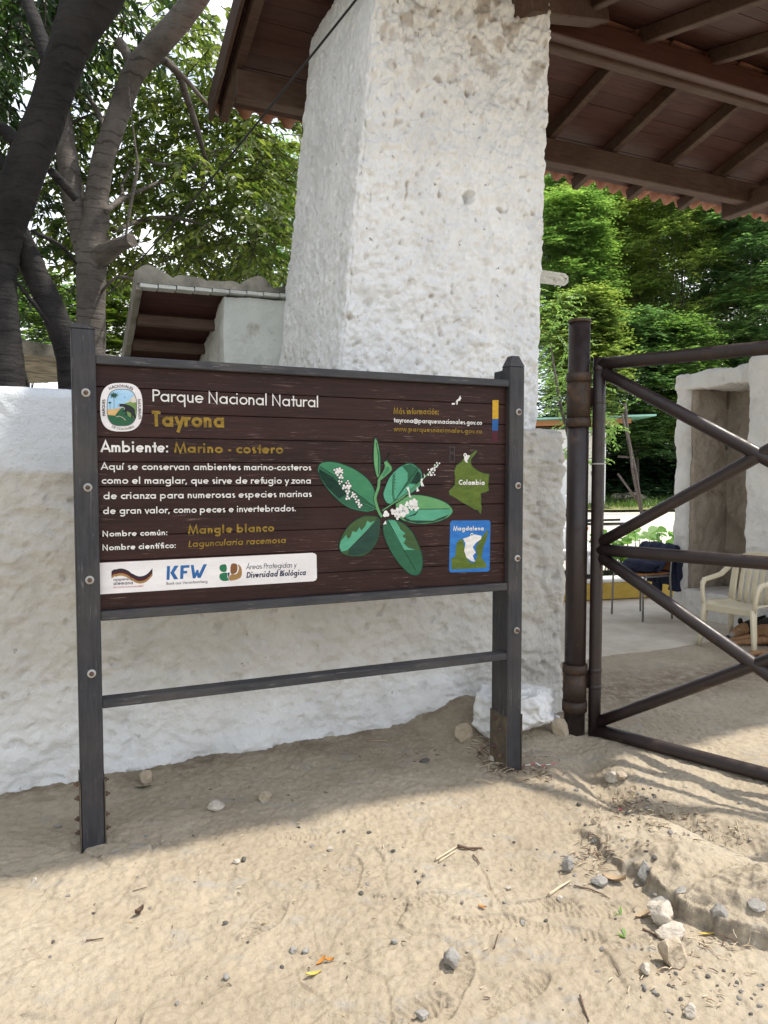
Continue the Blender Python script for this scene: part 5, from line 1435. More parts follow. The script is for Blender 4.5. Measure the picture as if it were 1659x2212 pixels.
# jacket draped over the backrest: a folded, creased cloth with thickness
def cloth(name, path, y0, y1, mat, parent, amp, seed, th=.02, taper=None):
    n, m_ = 60, 36; P = []
    L = [0]
    pv = [Vector(p) for p in path]
    for a, b in zip(pv[:-1], pv[1:]): L.append(L[-1] + (b - a).length)
    def along(t):
        s_ = t * L[-1]
        for i in range(len(pv) - 1):
            if s_ <= L[i + 1]:
                f = (s_ - L[i]) / (L[i + 1] - L[i]); d = (pv[i + 1] - pv[i]).normalized(); return pv[i].lerp(pv[i + 1], f), Vector((-d.z, 0, d.x)) if False else Vector((d.z, 0, -d.x))
        return pv[-1], Vector((0, 0, 1))
    vs, fs = [], []
    for i in range(n + 1):
        t = i / n; c, nr = along(t)
        k0, k1 = (y0, y1) if taper is None else (y0 + taper(t)[0], y1 + taper(t)[1])
        for j in range(m_ + 1):
            y = k0 + (k1 - k0) * j / m_
            w_ = amp * float(perlin3(y * 13 + seed, t * 3.5, seed)) + amp * .6 * float(perlin3(y * 26, t * 7 + seed, 2.0))
            vs.append((c.x + nr.x * w_, y, c.z + nr.z * w_))
    for i in range(n):
        for j in range(m_): a = i * (m_ + 1) + j; fs.append((a, a + 1, a + m_ + 2, a + m_ + 1))
    mb = MB(); mb.add(vs, fs, 0, True); o = mb.build(name, mat, parent)
    md = o.modifiers.new("thickness", 'SOLIDIFY'); md.thickness = th; md.offset = 0
    return o
jk = empty("jacket", wp(6.0, 2.05, .80), ROOT_Z + math.pi, "crumpled navy jacket hanging over the school chair's backrest", "jacket")
# chair-local -> jacket-local: minus (-.18, 0, .78)
sh_ = lambda pts: [(a + .18, 0, c - .782) for a, c in pts]
cloth("body", sh_([(.03, .50), (-.02, .53), (-.10, .60), (-.15, .67), (-.195, .735), (-.23, .75), (-.262, .72), (-.262, .60), (-.255, .48), (-.25, .33)]), -.23, .23, M['navy'], jk, .022, 3.1, .028, lambda t: (-.02 + .06 * t, .02 - .02 * t))
cloth("sleeve", sh_([(-.265, .70), (-.29, .60), (-.295, .45), (-.285, .27)]), .10, .22, M['navy'], jk, .02, 7.7, .05)
cloth("sleeve", sh_([(-.265, .68), (-.285, .55), (-.29, .42), (-.28, .22)]), -.16, -.04, M['navy'], jk, .02, 9.3, .05)
P, Fq = rock_geo(91, (.30, .34, .17), 4, 5, .16)
o = np_mesh("cloth_bundle", P, Fq, M['navy'], jk); o.location = (.20, .01, -.245)

# ------------------------------------------------------------------ plastic armchair
pc = empty("plastic_armchair", wp(5.68, .72, .0), ROOT_Z + math.pi + math.radians(12), "ivory moulded plastic armchair standing over the resting dog", "chair")
sb = MB(); vs, fs = [], []
n, m_ = 14, 14
for i in range(n + 1):
    for j in range(m_ + 1):
        x = -.20 + .43 * i / n; y = (-.235 + .47 * j / m_) * (1 - .08 * (1 - i / n))
        z = .405 + .018 * (i / n) + .022 * (abs(2 * j / m_ - 1)) ** 4 - .035 * sstep(.82, 1.0, i / n) ** 1 - .012 * math.sin(math.pi * j / m_) 
        vs.append((x, y, float(z)))
for i in range(n):
    for j in range(m_): a = i * (m_ + 1) + j; fs.append((a, a + m_ + 1, a + m_ + 2, a + 1))
sb.add(vs, fs, 0, True); so = sb.build("seat", M['plastic'], pc); md = so.modifiers.new("thickness", 'SOLIDIFY'); md.thickness = .022; md.offset = -1
ap = MB(); ap.box((.212, -.225, .345), (.232, .225, .412), 0, .009, None, 2); ap.build("apron", M['plastic'], pc)
def strip_part(name, pts, w0, w1, th, wdir):
    """tapering moulded strip along pts, flattened: width along wdir"""
    mb = MB(); P = [Vector(p) for p in pts]; vs, fs = [], []
    wd = Vector(wdir).normalized()
    for i, p in enumerate(P):
        t = (P[min(i + 1, len(P) - 1)] - P[max(i - 1, 0)]).normalized(); nn = t.cross(wd).normalized()
        w_ = w0 + (w1 - w0) * i / (len(P) - 1)
        for k in range(10):
            a = 2 * math.pi * k / 10
            vs.append(p + wd * (w_ / 2 * math.copysign(abs(math.cos(a)) ** .5, math.cos(a))) + nn * (th / 2 * math.copysign(abs(math.sin(a)) ** .5, math.sin(a))))
    for i in range(len(P) - 1):
        for k in range(10): k2 = (k + 1) % 10; fs.append((i * 10 + k, i * 10 + k2, i * 10 + 10 + k2, i * 10 + 10 + k))
    fs += [tuple(reversed(range(10))), tuple((len(P) - 1) * 10 + k for k in range(10))]
    mb.add(vs, fs, 0, True); return mb.build(name, M['plastic'], pc)
for sy in (-1, 1):
    strip_part("leg", [(.215, sy * .225, .41), (.222, sy * .235, .30), (.235, sy * .25, .15), (.25, sy * .262, 0)], .095, .055, .034, (1, 0, .08))
    strip_part("leg", [(-.19, sy * .20, .41), (-.22, sy * .215, .28), (-.25, sy * .235, .12), (-.265, sy * .245, 0)], .085, .05, .034, (1, 0, -.1))
    strip_part("armrest", [(.225, sy * .235, .40), (.225, sy * .25, .50), (.215, sy * .262, .595), (.17, sy * .268, .635), (.05, sy * .27, .645), (-.10, sy * .262, .665), (-.20, sy * .245, .73), (-.235, sy * .225, .80)], .062, .055, .030, (.5, .0, .55))
    strip_part("back_post", [(-.19, sy * .20, .40), (-.225, sy * .205, .56), (-.265, sy * .205, .74), (-.29, sy * .17, .83)], .075, .06, .026, (.1, 1, 0))
for k in range(-2, 3):
    strip_part("back_slat", [(-.195, k * .062, .40), (-.225, k * .064, .56), (-.268, k * .064, .74), (-.295, k * .06, .84)], .046, .046, .016, (0, 1, 0))
strip_part("top_rail", [(-.285, -.20, .80), (-.298, -.12, .85), (-.302, 0, .865), (-.298, .12, .85), (-.285, .20, .80)], .07, .07, .024, (.1, 0, 1))

pc.scale = (.94, .93, .90)
# ------------------------------------------------------------------ dog resting under the chair
dog = empty("dog", wp(6.0, .48, 0), ROOT_Z, "black and tan dog lying on the ground under the plastic armchair", "dog")
def skinned(name, chains, parent, mats, paint_fn=None, sub=2):
    """chains: lists of (x, y, z, r); a chain's first point snaps to an existing vertex when it coincides"""
    verts, edges, rad, key = [], [], [], {}
    for ch in chains:
        prev = None
        for x, y, z, r in ch:
            k = (round(x, 4), round(y, 4), round(z, 4))
            if k not in key: key[k] = len(verts); verts.append((x, y, z)); rad.append(r)
            i = key[k]
            if prev is not None and prev != i: edges.append((prev, i))
            prev = i
    me = bpy.data.meshes.new(name); me.from_pydata(verts, edges, [])
    o = bpy.data.objects.new(name, me); link(o)
    sk = o.modifiers.new("skin", 'SKIN'); sk.use_smooth_shade = True
    for i, v in enumerate(me.skin_vertices[0].data): v.radius = (rad[i], rad[i]); v.use_root = (i == 0)
    ss = o.modifiers.new("sub", 'SUBSURF'); ss.levels = sub; ss.render_levels = sub
    dg = bpy.context.evaluated_depsgraph_get(); ev = o.evaluated_get(dg)
    me2 = bpy.data.meshes.new_from_object(ev); me2.name = name
    o.modifiers.clear(); o.data = me2; me2.materials.clear()
    for m in mats: me2.materials.append(m)
    for p in me2.polygons:
        p.use_smooth = True; p.material_index = paint_fn(p.center) if paint_fn else 0
    if parent is not None: o.parent = parent
    return o
# local: x = u - 6.0 (towards -x is the viewer's left), y = n - .48 ; body lies along y
body = [
 [(.05, -.42, .13, .11), (.03, -.25, .15, .125), (.0, -.05, .15, .135), (-.02, .14, .15, .13), (-.03, .27, .14, .10), (-.05, .35, .12, .075), (-.11, .385, .105, .068), (-.17, .395, .085, .05), (-.23, .40, .058, .032), (-.275, .402, .045, .020)],
 [(-.02, .14, .15, .13), (-.12, .22, .07, .045), (-.22, .30, .045, .030), (-.33, .345, .03, .022), (-.40, .36, .024, .026), (-.435, .362, .02, .018)],
 [(-.02, .14, .15, .13), (-.10, .14, .06, .045), (-.20, .20, .04, .030), (-.30, .255, .03, .023), (-.37, .27, .024, .027), (-.405, .272, .02, .018)],
 [(.05, -.42, .13, .11), (-.10, -.30, .09, .07), (-.22, -.16, .06, .042), (-.32, -.13, .035, .024), (-.43, -.08, .028, .020), (-.52, -.055, .024, .027), (-.565, -.05, .02, .018)],
 [(.05, -.42, .13, .11), (-.08, -.34, .05, .06), (-.20, -.24, .035, .040), (-.30, -.20, .03, .024), (-.41, -.16, .025, .020), (-.50, -.14, .024, .026), (-.545, -.135, .02, .018)],
 [(.05, -.42, .13, .11), (.12, -.56, .07, .03), (.05, -.70, .03, .02), (-.06, -.78, .02, .015)],
]
def dogpaint(c):
    if c.x < -.24 and c.y > .37: return 2
    if c.x < -.12: return 1
    if c.z < .07: return 1
    return 0
skinned("body", body, dog, [M['furb'], M['furt'], M['fur_w']], dogpaint)
mb = MB(); P, Fq = rock_geo(3, (.03, .03, .022), 3, 0, .02); mb.add(P + [-.288, .402, .05], [tuple(f) for f in Fq], 0, True); mb.build("nose", M['black'], dog)
for dy in (-.035, .03):
    mb = MB(); mb.tube([(-.10, .385 + dy * 1.4, .155), (-.085, .385 + dy * 2.0, .175), (-.06, .385 + dy * 2.6, .15)], [.022, .02, .006], 8); mb.build("ear", M['furb'], dog)
    mb = MB(); P, Fq = rock_geo(4, (.012, .012, .012), 2, 0, .0); mb.add(P + [-.185, .395 + dy * .9, .112], [tuple(f) for f in Fq], 0, True); mb.build("eye", M['chrome'], dog)

# ------------------------------------------------------------------ parked jeep, only its corner showing past the gate post
jp = empty("parked_jeep", (1.72, 8.75, .02), 0, "white jeep parked behind the wall, its wheel just showing past the gate post", "car")
mb = MB(); mb.box((-.72, .18, .42), (.72, 3.2, .86), 0, .06, None, 3); mb.box((-.70, 1.25, .84), (.70, 3.1, 1.02), 0, .05, None, 2); mb.box((-.46, .10, .50), (.46, .2, .82), 0, .03)
mb.build("body", M['carw'], jp)
for sx in (-1, 1):
    mb = MB(); mb.tube([(sx * .70, -.10 + .36 + .36 * math.cos(a), .30 + .36 * math.sin(a)) for a in [math.pi * k / 8 for k in range(9)]], .05, 8); mb.build("fender", M['carw'], jp)
    mb = MB(); R = Matrix.Translation((sx * .56, .09, .66)) @ Matrix.Rotation(math.radians(90), 4, 'X'); mb.lathe([(0, .03), (.07, .028), (.085, .015), (.09, 0)], 20, 0, R); mb.build("headlight", M['lens'], jp)
    mb = MB(); mb.box((sx * .70 - .035, .10, .80), (sx * .70 + .035, .16, .85), 0, .01); mb.build("indicator", M['amber'], jp)
    for wy in (.28, 2.5):
        mb = MB(); R = Matrix.Translation((sx * .69, wy, .275)) @ Matrix.Rotation(math.radians(90), 4, 'Y')
        mb.lathe([(.17, -.075), (.235, -.085), (.265, -.075), (.275, -.05), (.262, -.045), (.262, -.038), (.277, -.033), (.278, -.008), (.264, -.005), (.264, .005), (.278, .008), (.277, .033), (.262, .038), (.262, .045), (.275, .05), (.265, .075), (.235, .085), (.17, .075)], 40, 0, R)
        t_ = mb.build("tyre", M['black'], jp)
        mb = MB(); mb.lathe([(0, .05), (.06, .055), (.07, .04), (.15, .045), (.172, .06), (.172, -.06), (.15, -.045), (0, -.04)], 28, 0, R); mb.build("rim", M['chrome'], jp)
mb = MB(); mb.tube([(-.80, .02, .32), (-.80, -.03, .52), (-.70, -.05, .56), (.70, -.05, .56), (.80, -.03, .52), (.80, .02, .32)], .03, 12); mb.build("bumper", M['carw'], jp)
mb = MB(); mb.bar((0, 1.25, 1.0), (0, 1.55, 1.55), .02, 1.30, 0, .0, (1, 0, 0)); mb.build("windshield", M['glass'], jp)
mb = MB(); mb.tube([(-.68, 1.22, 1.0), (-.66, 1.54, 1.56), (.66, 1.54, 1.56), (.68, 1.22, 1.0)], .025, 8); mb.build("windshield_frame", M['carw'], jp)
mb = MB(); mb.box((.66, 1.0, 1.02), (.86, 1.06, 1.2), 0, .02); mb.build("side_mirror", M['carw'], jp)

# ------------------------------------------------------------------ white house with a green tin roof beyond the yard
def yz(y): return .045 * max(0, min(20, y - 11))
hb = at(1307, 1117, 21.0); hx, hy = hb[0], hb[1]; hz0 = yz(hy)
ho = empty("white_house", (hx, hy, hz0), 0, "white rendered house with thin green tin roof beyond the yard", "house")
mb = MB(); mb.box((-6, 0, -.1), (0, 5, 2.3), 0, .02); mb.build("wall", M['bluew'], ho)
mb = MB(); mb.box((-1.0, -.02, .05), (-.32, .03, 2.1), 0, .01); dd = mb.build("door", M['bluew'], ho)
mb = MB(); mb.box((-1.06, -.03, .0), (-.26, -.021, 2.2), 0, .003); mb.build("door_frame", M['kerb_w'], ho)
mb = MB(); mb.box((-.42, -.06, 1.0), (-.36, -.02, 1.12), 0, .004); mb.build("handle", M['tubeg'], dd)
mb = MB(); mb.bar((-6.5, .3, 2.42), (1.22, .3, 2.66), 1.6, .05, 0); mb.build("roof", M['gtin'], ho)
mb = MB()
for y in (-.3, .9): mb.bar((-6.3, y, 2.31), (.58, y, 2.52), .10, .14, 0)
mb.build("roof_joist", M['ply'], ho)
mb = MB(); mb.tube([(.05, -1.4, 2.9), (.15, -1.4, 2.0), (.38, -1.4, 1.0), (.55, -1.4, 0)], .05, 8); mb.tube([(-.05, -1.5, 2.6), (.18, -1.5, 1.7), (.25, -1.5, 1.1), (.50, -1.45, .05)], .03, 8, wob=.1); mb.tube([(-.1, -1.4, 1.05), (.5, -1.4, .25)], .03, 8); mb.tube([(-.1, -1.4, 1.5), (.25, -1.4, 1.48)], .03, 8)
mb.build("roof_prop", M['barkf'], ho)
tag(ho)
for i, (x, y, w, lb) in enumerate([(1345, 1077, .5, "pale boulder on the grass behind the roof props"), (1368, 1072, .8, "flat white boulder right of the pale boulder on the grass"), (1335, 1075, .4, "low white stone on the grass nearest the house")]):
    p = at(x, y, 22.5); P, Fq = rock_geo(300 + i, (w, .5, .35), 3, 8, .12)
    o = np_mesh("yard_boulder", P, Fq, M['rockw']); o.location = (p[0], p[1], yz(p[1]) + .22); tag(o, lb, "boulder")
p = at(1375, 1112, 17.0)
mb = MB(); mb.bar((0, 0, .05), (1.3, .2, .05), .12, .06); mb.bar((-.3, .3, .1), (.8, -.1, .16), .10, .05); mb.bar((-.6, .1, .04), (.3, .35, .12), .2, .05)
o = mb.build("scrap_timber", M['black'], None, (p[0] - 1.2, p[1], yz(p[1]) + .02)); tag(o, "small heap of dark scrap planks lying in the yard", "planks")

# ------------------------------------------------------------------ foliage
def leaves_mesh(name, pos, dr, nr, L, Wd, mat, parent, fold=.25):
    """one leaf = two faces folded along the midrib"""
    pos, dr, nr = (np.asarray(a, float) for a in (pos, dr, nr))
    dr = dr / np.maximum(np.linalg.norm(dr, axis=1), 1e-9)[:, None]
    sd = np.cross(dr, nr); sd /= np.maximum(np.linalg.norm(sd, axis=1), 1e-9)[:, None]
    up_ = np.cross(sd, dr)
    L = np.asarray(L)[:, None]; Wd = np.asarray(Wd)[:, None]
    tip = pos + dr * L - up_ * L * .16
    mid = pos + dr * L * .42
    a = mid + sd * Wd * .5 + up_ * Wd * fold; b = mid - sd * Wd * .5 + up_ * Wd * fold
    c = pos + dr * L * .74 + sd * Wd * .36 + up_ * (Wd * fold * .6 - L * .06); d = pos + dr * L * .74 - sd * Wd * .36 + up_ * (Wd * fold * .6 - L * .06)
    m2_ = pos + dr * L * .58 - up_ * L * .02
    n = len(pos)
    V = np.stack([pos, a, c, tip, d, b, m2_], 1).reshape(-1, 3)
    base = np.arange(n)[:, None] * 7
    F1 = base + np.array([[0, 6, 2, 1]]); F2 = base + np.array([[0, 5, 4, 6]])
    F3 = base + np.array([[6, 3, 2, 2]]); 
    T = np.concatenate([base + np.array([[0, 6, 1]]), base + np.array([[1, 6, 2]]), base + np.array([[6, 3, 2]]), base + np.array([[0, 5, 6]]), base + np.array([[5, 4, 6]]), base + np.array([[6, 4, 3]])])
    return np_mesh(name, V, T, mat, parent, False)
def leaves_simple(name, pos, dr, nr, L, Wd, mat, parent):
    pos, dr, nr = (np.asarray(a, float) for a in (pos, dr, nr))
    dr = dr / np.maximum(np.linalg.norm(dr, axis=1), 1e-9)[:, None]
    sd = np.cross(dr, nr); sd /= np.maximum(np.linalg.norm(sd, axis=1), 1e-9)[:, None]
    L = np.asarray(L)[:, None]; Wd = np.asarray(Wd)[:, None]
    mid = pos + dr * L * .45
    V = np.stack([pos, mid + sd * Wd * .5, pos + dr * L, mid - sd * Wd * .5], 1).reshape(-1, 3)
    q = np.arange(len(pos))[:, None] * 4 + np.array([[0, 1, 2, 3]])
    return np_mesh(name, V, q, mat, parent, False)
def twigs(rs, blobs, leaf_n=(9, 15), tl=(.35, .7), droop=.55):
    """blobs: (centre, radii(3), count). -> leaf pos, dir, normal and the twig polylines"""
    P, D, Nr, TW = [], [], [], []
    for c, r, cnt in blobs:
        for _ in range(cnt):
            v = rs.normal(size=3); v /= np.linalg.norm(v); v *= rs.uniform(.25, 1) ** .5
            p = np.array(c) + v * np.array(r)
            d = np.array([v[0] + rs.normal() * .5, v[1] + rs.normal() * .5, rs.normal() * .25 + .1]); d /= np.linalg.norm(d)
            L = rs.uniform(*tl); n = rs.randint(*leaf_n); pts = [p]
            for i in range(n):
                d = d + np.array([0, 0, -droop * .12]); d /= np.linalg.norm(d)
                p = p + d * L / n; pts.append(p)
                side = np.cross(d, [0, 0, 1]); side /= max(np.linalg.norm(side), 1e-6)
                for k in ((1, -1) if i % 2 else (1,)) if rs.rand() < .8 else (-1,):
                    ld = d * .6 + side * k * rs.uniform(.4, 1.0) + np.array([0, 0, rs.uniform(-.7, .1)]) * droop
                    P.append(p); D.append(ld); Nr.append(np.array([rs.normal() * .45, rs.normal() * .45, 1.0]))
            TW.append(pts)
    return np.array(P), np.array(D), np.array(Nr), TW
def blob(px, py, Z, rx, ry, rd, n):
    k = Z / FPX
    return (at(px, py, Z), (rx * k, rd, ry * k), n)
def limb(mb, pix, mi=0, sides=14, wob=.03, seed=1):
    """pix: (px, py, distance, width px)"""
    pts = [at(p[0], p[1], p[2]) for p in pix]; rad = [p[3] * p[2] / FPX / 2 for p in pix]
    # smooth
    q, r = [], []
    for i in range(len(pts) - 1):
        p0, p1, p2_, p3 = (np.array(pts[max(0, min(len(pts) - 1, i + k))]) for k in (-1, 0, 1, 2))
        for j in range(5):
            t = j / 5
            q.append(.5 * (2 * p1 + (p2_ - p0) * t + (2 * p0 - 5 * p1 + 4 * p2_ - p3) * t * t + (3 * p1 - p0 - 3 * p2_ + p3) * t ** 3)); r.append(rad[i] * (1 - t) + rad[i + 1] * t)
    q.append(pts[-1]); r.append(rad[-1])
    mb.tube(q, r, sides, mi, True, True, wob, seed)
def down(px, py, Z, w, tpx=None):                           # trunk foot carried down to the ground behind the wall
    p = at(px, py, Z); return p
def tree_thing(name, base, label, group=None): return empty(name, base, 0, label, "tree", group)
def rel(o, root): o.location = tuple(-c for c in root.location); return o

# grey forked tree behind the wall
rs = np.random.RandomState(3)
b0 = at(197, 760, 6.4); TB = (b0[0], b0[1], 0.0)
t1 = tree_thing("forked_tree", TB, "smooth grey forked tree with a cut stub rising behind the wall")
mb = MB()
foot = EYE + (CY - 1500) * 0
limb(mb, [(199, 1330, 6.4, 78), (198, 1100, 6.4, 68), (197, 900, 6.4, 62), (196, 760, 6.4, 60), (197, 640, 6.4, 59), (197, 575, 6.4, 64), (200, 520, 6.4, 66), (208, 470, 6.4, 54), (208, 430, 6.4, 50), (222, 350, 6.35, 47), (247, 270, 6.3, 46), (275, 190, 6.2, 46), (300, 140, 6.1, 48), (348, 88, 6.0, 52), (398, 30, 5.9, 50), (450, -40, 5.8, 46), (520, -150, 5.6, 38)], 0, 20)
limb(mb, [(196, 560, 6.42, 52), (180, 515, 6.44, 52), (160, 430, 6.46, 48), (145, 340, 6.48, 45), (135, 260, 6.5, 40), (122, 160, 6.5, 38), (105, 40, 6.5, 34), (80, -80, 6.5, 30)], 0, 18)
limb(mb, [(196, 566, 6.42, 60), (216, 553, 6.36, 50), (236, 541, 6.28, 38), (258, 529, 6.2, 31), (272, 523, 6.17, 29), (285, 518, 6.14, 30)], 0, 14)
mb.build("trunk", M['barkl'], t1); rel(t1.children[0], t1)
for i, pix in enumerate([
    [(290, 160, 6.2, 24), (275, 120, 6.15, 22), (255, 85, 6.1, 20)],
    [(318, 130, 6.1, 20), (350, 128, 6.2, 18), (385, 160, 6.4, 16), (405, 215, 6.6, 15), (428, 285, 6.8, 12), (442, 335, 7.0, 9), (470, 400, 7.2, 5)],
    [(360, 135, 6.2, 13), (395, 165, 6.3, 11), (430, 205, 6.5, 9), (470, 250, 6.8, 5)],
    [(215, 470, 6.35, 16), (250, 440, 6.5, 12), (285, 420, 6.7, 10), (330, 400, 6.9, 8), (420, 360, 7.2, 5), (520, 300, 7.5, 3)],
    [(225, 460, 6.35, 12), (262, 425, 6.6, 9), (265, 395, 6.7, 7), (300, 345, 6.9, 7), (345, 355, 7.0, 8), (400, 350, 7.2, 6), (480, 320, 7.4, 4)],
    [(245, 500, 6.5, 9), (330, 470, 7.0, 8), (420, 480, 7.4, 7), (500, 520, 7.6, 5), (560, 560, 7.7, 4)],
    [(222, 345, 6.35, 14), (228, 290, 6.4, 13), (210, 240, 6.5, 12), (185, 200, 6.6, 10), (150, 150, 6.8, 7)],
    [(232, 300, 6.4, 9), (216, 250, 6.6, 8), (178, 255, 6.8, 6), (152, 268, 7, 4)],
    [(120, 60, 6.5, 22), (90, 150, 6.6, 20), (60, 90, 6.8, 16), (20, 20, 7.0, 10)],
    [(212, 640, 6.4, 6), (250, 600, 6.2, 6), (300, 605, 6.1, 5), (345, 615, 6.1, 3)]]):
    mb = MB(); limb(mb, pix, 0, 10, .05, i + 2); rel(mb.build("branch", M['barkl'], t1), t1)
mb = MB(); limb(mb, [(277, 120, 6.1, 2.5), (279, 190, 6.08, 2.5), (284, 250, 6.05, 3), (293, 320, 6.05, 4), (297, 360, 6.05, 8), (286, 420, 6.05, 8), (278, 470, 6.05, 7), (271, 512, 6.05, 4)], 0, 8, .05, 3); rel(mb.build("hanging_vine", M['barkl'], t1), t1)
Lp, Ld, Ln, TW = twigs(rs, [
    blob(400, 405, 7.6, 150, 70, .9, 92), blob(520, 390, 7.9, 90, 100, .8, 62), blob(480, 500, 7.6, 120, 75, .8, 84), blob(330, 520, 7.6, 80, 70, .7, 60), blob(560, 540, 7.8, 60, 50, .6, 50),
    blob(320, 290, 7.6, 70, 60, .7, 45), blob(420, 270, 7.8, 60, 60, .8, 50), blob(510, 290, 8.0, 70, 50, .7, 55), blob(585, 330, 8.0, 40, 90, .6, 50), blob(590, 260, 7.8, 40, 20, .5, 18),
    blob(250, 60, 7.2, 90, 70, .8, 30), blob(330, 40, 7.2, 60, 80, .7, 24), blob(420, 120, 7.4, 50, 90, .7, 24), blob(450, 40, 7.2, 40, 60, .6, 10), blob(215, 230, 7.4, 40, 60, .6, 26), blob(300, 200, 7.6, 30, 50, .5, 20),
    blob(220, 370, 7.4, 36, 50, .5, 22), blob(250, 560, 7.4, 40, 60, .5, 26), blob(110, 480, 7.6, 30, 60, .5, 22), blob(300, -120, 6.8, 300, 50, 1.2, 24)])
k = rs.rand(len(Lp)) < .10
Ls, Ws = rs.uniform(.075, .12, len(Lp)), rs.uniform(.034, .05, len(Lp))
rel(leaves_mesh("crown", Lp[~k], Ld[~k], Ln[~k], Ls[~k], Ws[~k], M['leafa'], t1), t1)
low = Lp[:, 2] < at(400, 420, 7.6)[2]
rel(leaves_mesh("yellowing_leaves", Lp[k], Ld[k], Ln[k], Ls[k], Ws[k], M['leafy'], t1), t1)
mb = MB()
for tw in TW[::2]: mb.tube([Vector(p) for p in tw[::4]] + [Vector(tw[-1])], [.005] * (len(tw[::4])) + [.002], 5, 0, False)
rel(mb.build("twigs", M['barkf'], t1), t1)

# dark leaning tree, nearest on the left
b0 = at(22, 820, 5.4); TB = (b0[0], b0[1], 0.0)
t2 = tree_thing("leaning_tree", TB, "thick dark tree trunk leaning across the top left corner")
mb = MB()
limb(mb, [(20, 1420, 5.4, 96), (15, 1000, 5.4, 88), (12, 827, 5.4, 82), (5, 703, 5.4, 68), (2, 600, 5.4, 64), (5, 545, 5.38, 68), (15, 480, 5.33, 78), (36, 420, 5.25, 82), (74, 317, 5.15, 80), (113, 212, 5.05, 78), (146, 112, 4.95, 78), (172, 50, 4.9, 94), (205, -15, 4.85, 112), (245, -90, 4.75, 112), (300, -200, 4.6, 104), (360, -330, 4.5, 90)], 0, 24)
limb(mb, [(163, 1420, 5.8, 60), (160, 1000, 5.8, 56), (152, 800, 5.75, 54), (132, 715, 5.7, 54), (104, 650, 5.65, 54), (76, 590, 5.6, 52), (48, 525, 5.5, 50), (30, 480, 5.42, 44)], 0, 18, .03, 4)
mb.build("trunk", M['barkd'], t2); rel(t2.children[0], t2)
for i, pix in enumerate([[(118, 190, 5.1, 36), (100, 118, 5.12, 33), (88, 82, 5.15, 31), (70, 32, 5.2, 29), (55, -10, 5.25, 27), (30, -90, 5.3, 22)],
                         [(52, 330, 5.3, 34), (20, 290, 5.3, 28), (-20, 262, 5.3, 24), (-80, 230, 5.3, 16)],
                         [(35, 385, 5.3, 22), (5, 350, 5.3, 20), (-30, 330, 5.3, 14)],
                         [(165, 430, 5.5, 18), (130, 390, 5.4, 20), (110, 370, 5.3, 18)],
                         [(152, 760, 5.7, 11), (100, 690, 5.6, 11), (60, 640, 5.5, 9), (20, 590, 5.4, 6)],
                         [(70, 500, 5.4, 10), (130, 530, 5.7, 8), (165, 570, 5.9, 5)]]):
    mb = MB(); limb(mb, pix, 0, 12, .04, i + 9); rel(mb.build("branch", M['barkd'], t2), t2)
Lp, Ld, Ln, TW = twigs(rs, [blob(40, 150, 6.6, 90, 110, .7, 62), blob(20, 300, 6.6, 70, 80, .7, 44), blob(130, 60, 6.8, 50, 70, .6, 22), blob(10, 30, 6.4, 80, 60, .6, 36), blob(30, 430, 6.8, 70, 60, .6, 40), blob(120, 570, 7.4, 40, 60, .6, 26),
    blob(60, -140, 5.6, 300, 60, 1.2, 50), blob(-260, 60, 5.6, 160, 300, 1.4, 220), blob(-260, -300, 5.0, 400, 120, 1.6, 110)], droop=.8)
rel(leaves_mesh("crown", Lp, Ld, Ln, rs.uniform(.075, .125, len(Lp)), rs.uniform(.03, .045, len(Lp)), M['leafd'], t2), t2)
mb = MB()
for tw in TW[::2]: mb.tube([Vector(p) for p in tw[::4]] + [Vector(tw[-1])], [.005] * (len(tw[::4])) + [.002], 5, 0, False)
rel(mb.build("twigs", M['barkf'], t2), t2)

# feathery trees: sprays of leaflets set in flattened clumps
def feather(rs, clumps, spray=(.45, .9), leaf=.17):
    P, D, Nr, L = [], [], [], []
    for c, r, cnt in clumps:
        for _ in range(cnt):
            v = rs.normal(size=3); v[2] = abs(v[2]) * 1.1 - .25; v /= np.linalg.norm(v); v *= rs.uniform(.45, 1.05)
            p = np.array(c) + v * np.array(r)
            d = np.array([v[0] + rs.normal() * .5, v[1] + rs.normal() * .5, .15 + rs.normal() * .22]); d /= np.linalg.norm(d)
            sp = rs.uniform(*spray); n = 6
            side = np.cross(d, [0, 0, 1]); side /= max(np.linalg.norm(side), 1e-6)
            for i in range(n):
                q = p + d * sp * i / n + np.array([0, 0, -.25 * sp * (i / n) ** 2])
                for k in (1, -1):
                    P.append(q); D.append(d * .45 + side * k + np.array([0, 0, -.18])); Nr.append(np.array([rs.normal() * .25, rs.normal() * .25, 1.0])); L.append(leaf * rs.uniform(.75, 1.2) * (1 - .35 * i / n))
    return np.array(P), np.array(D), np.array(Nr), np.array(L)
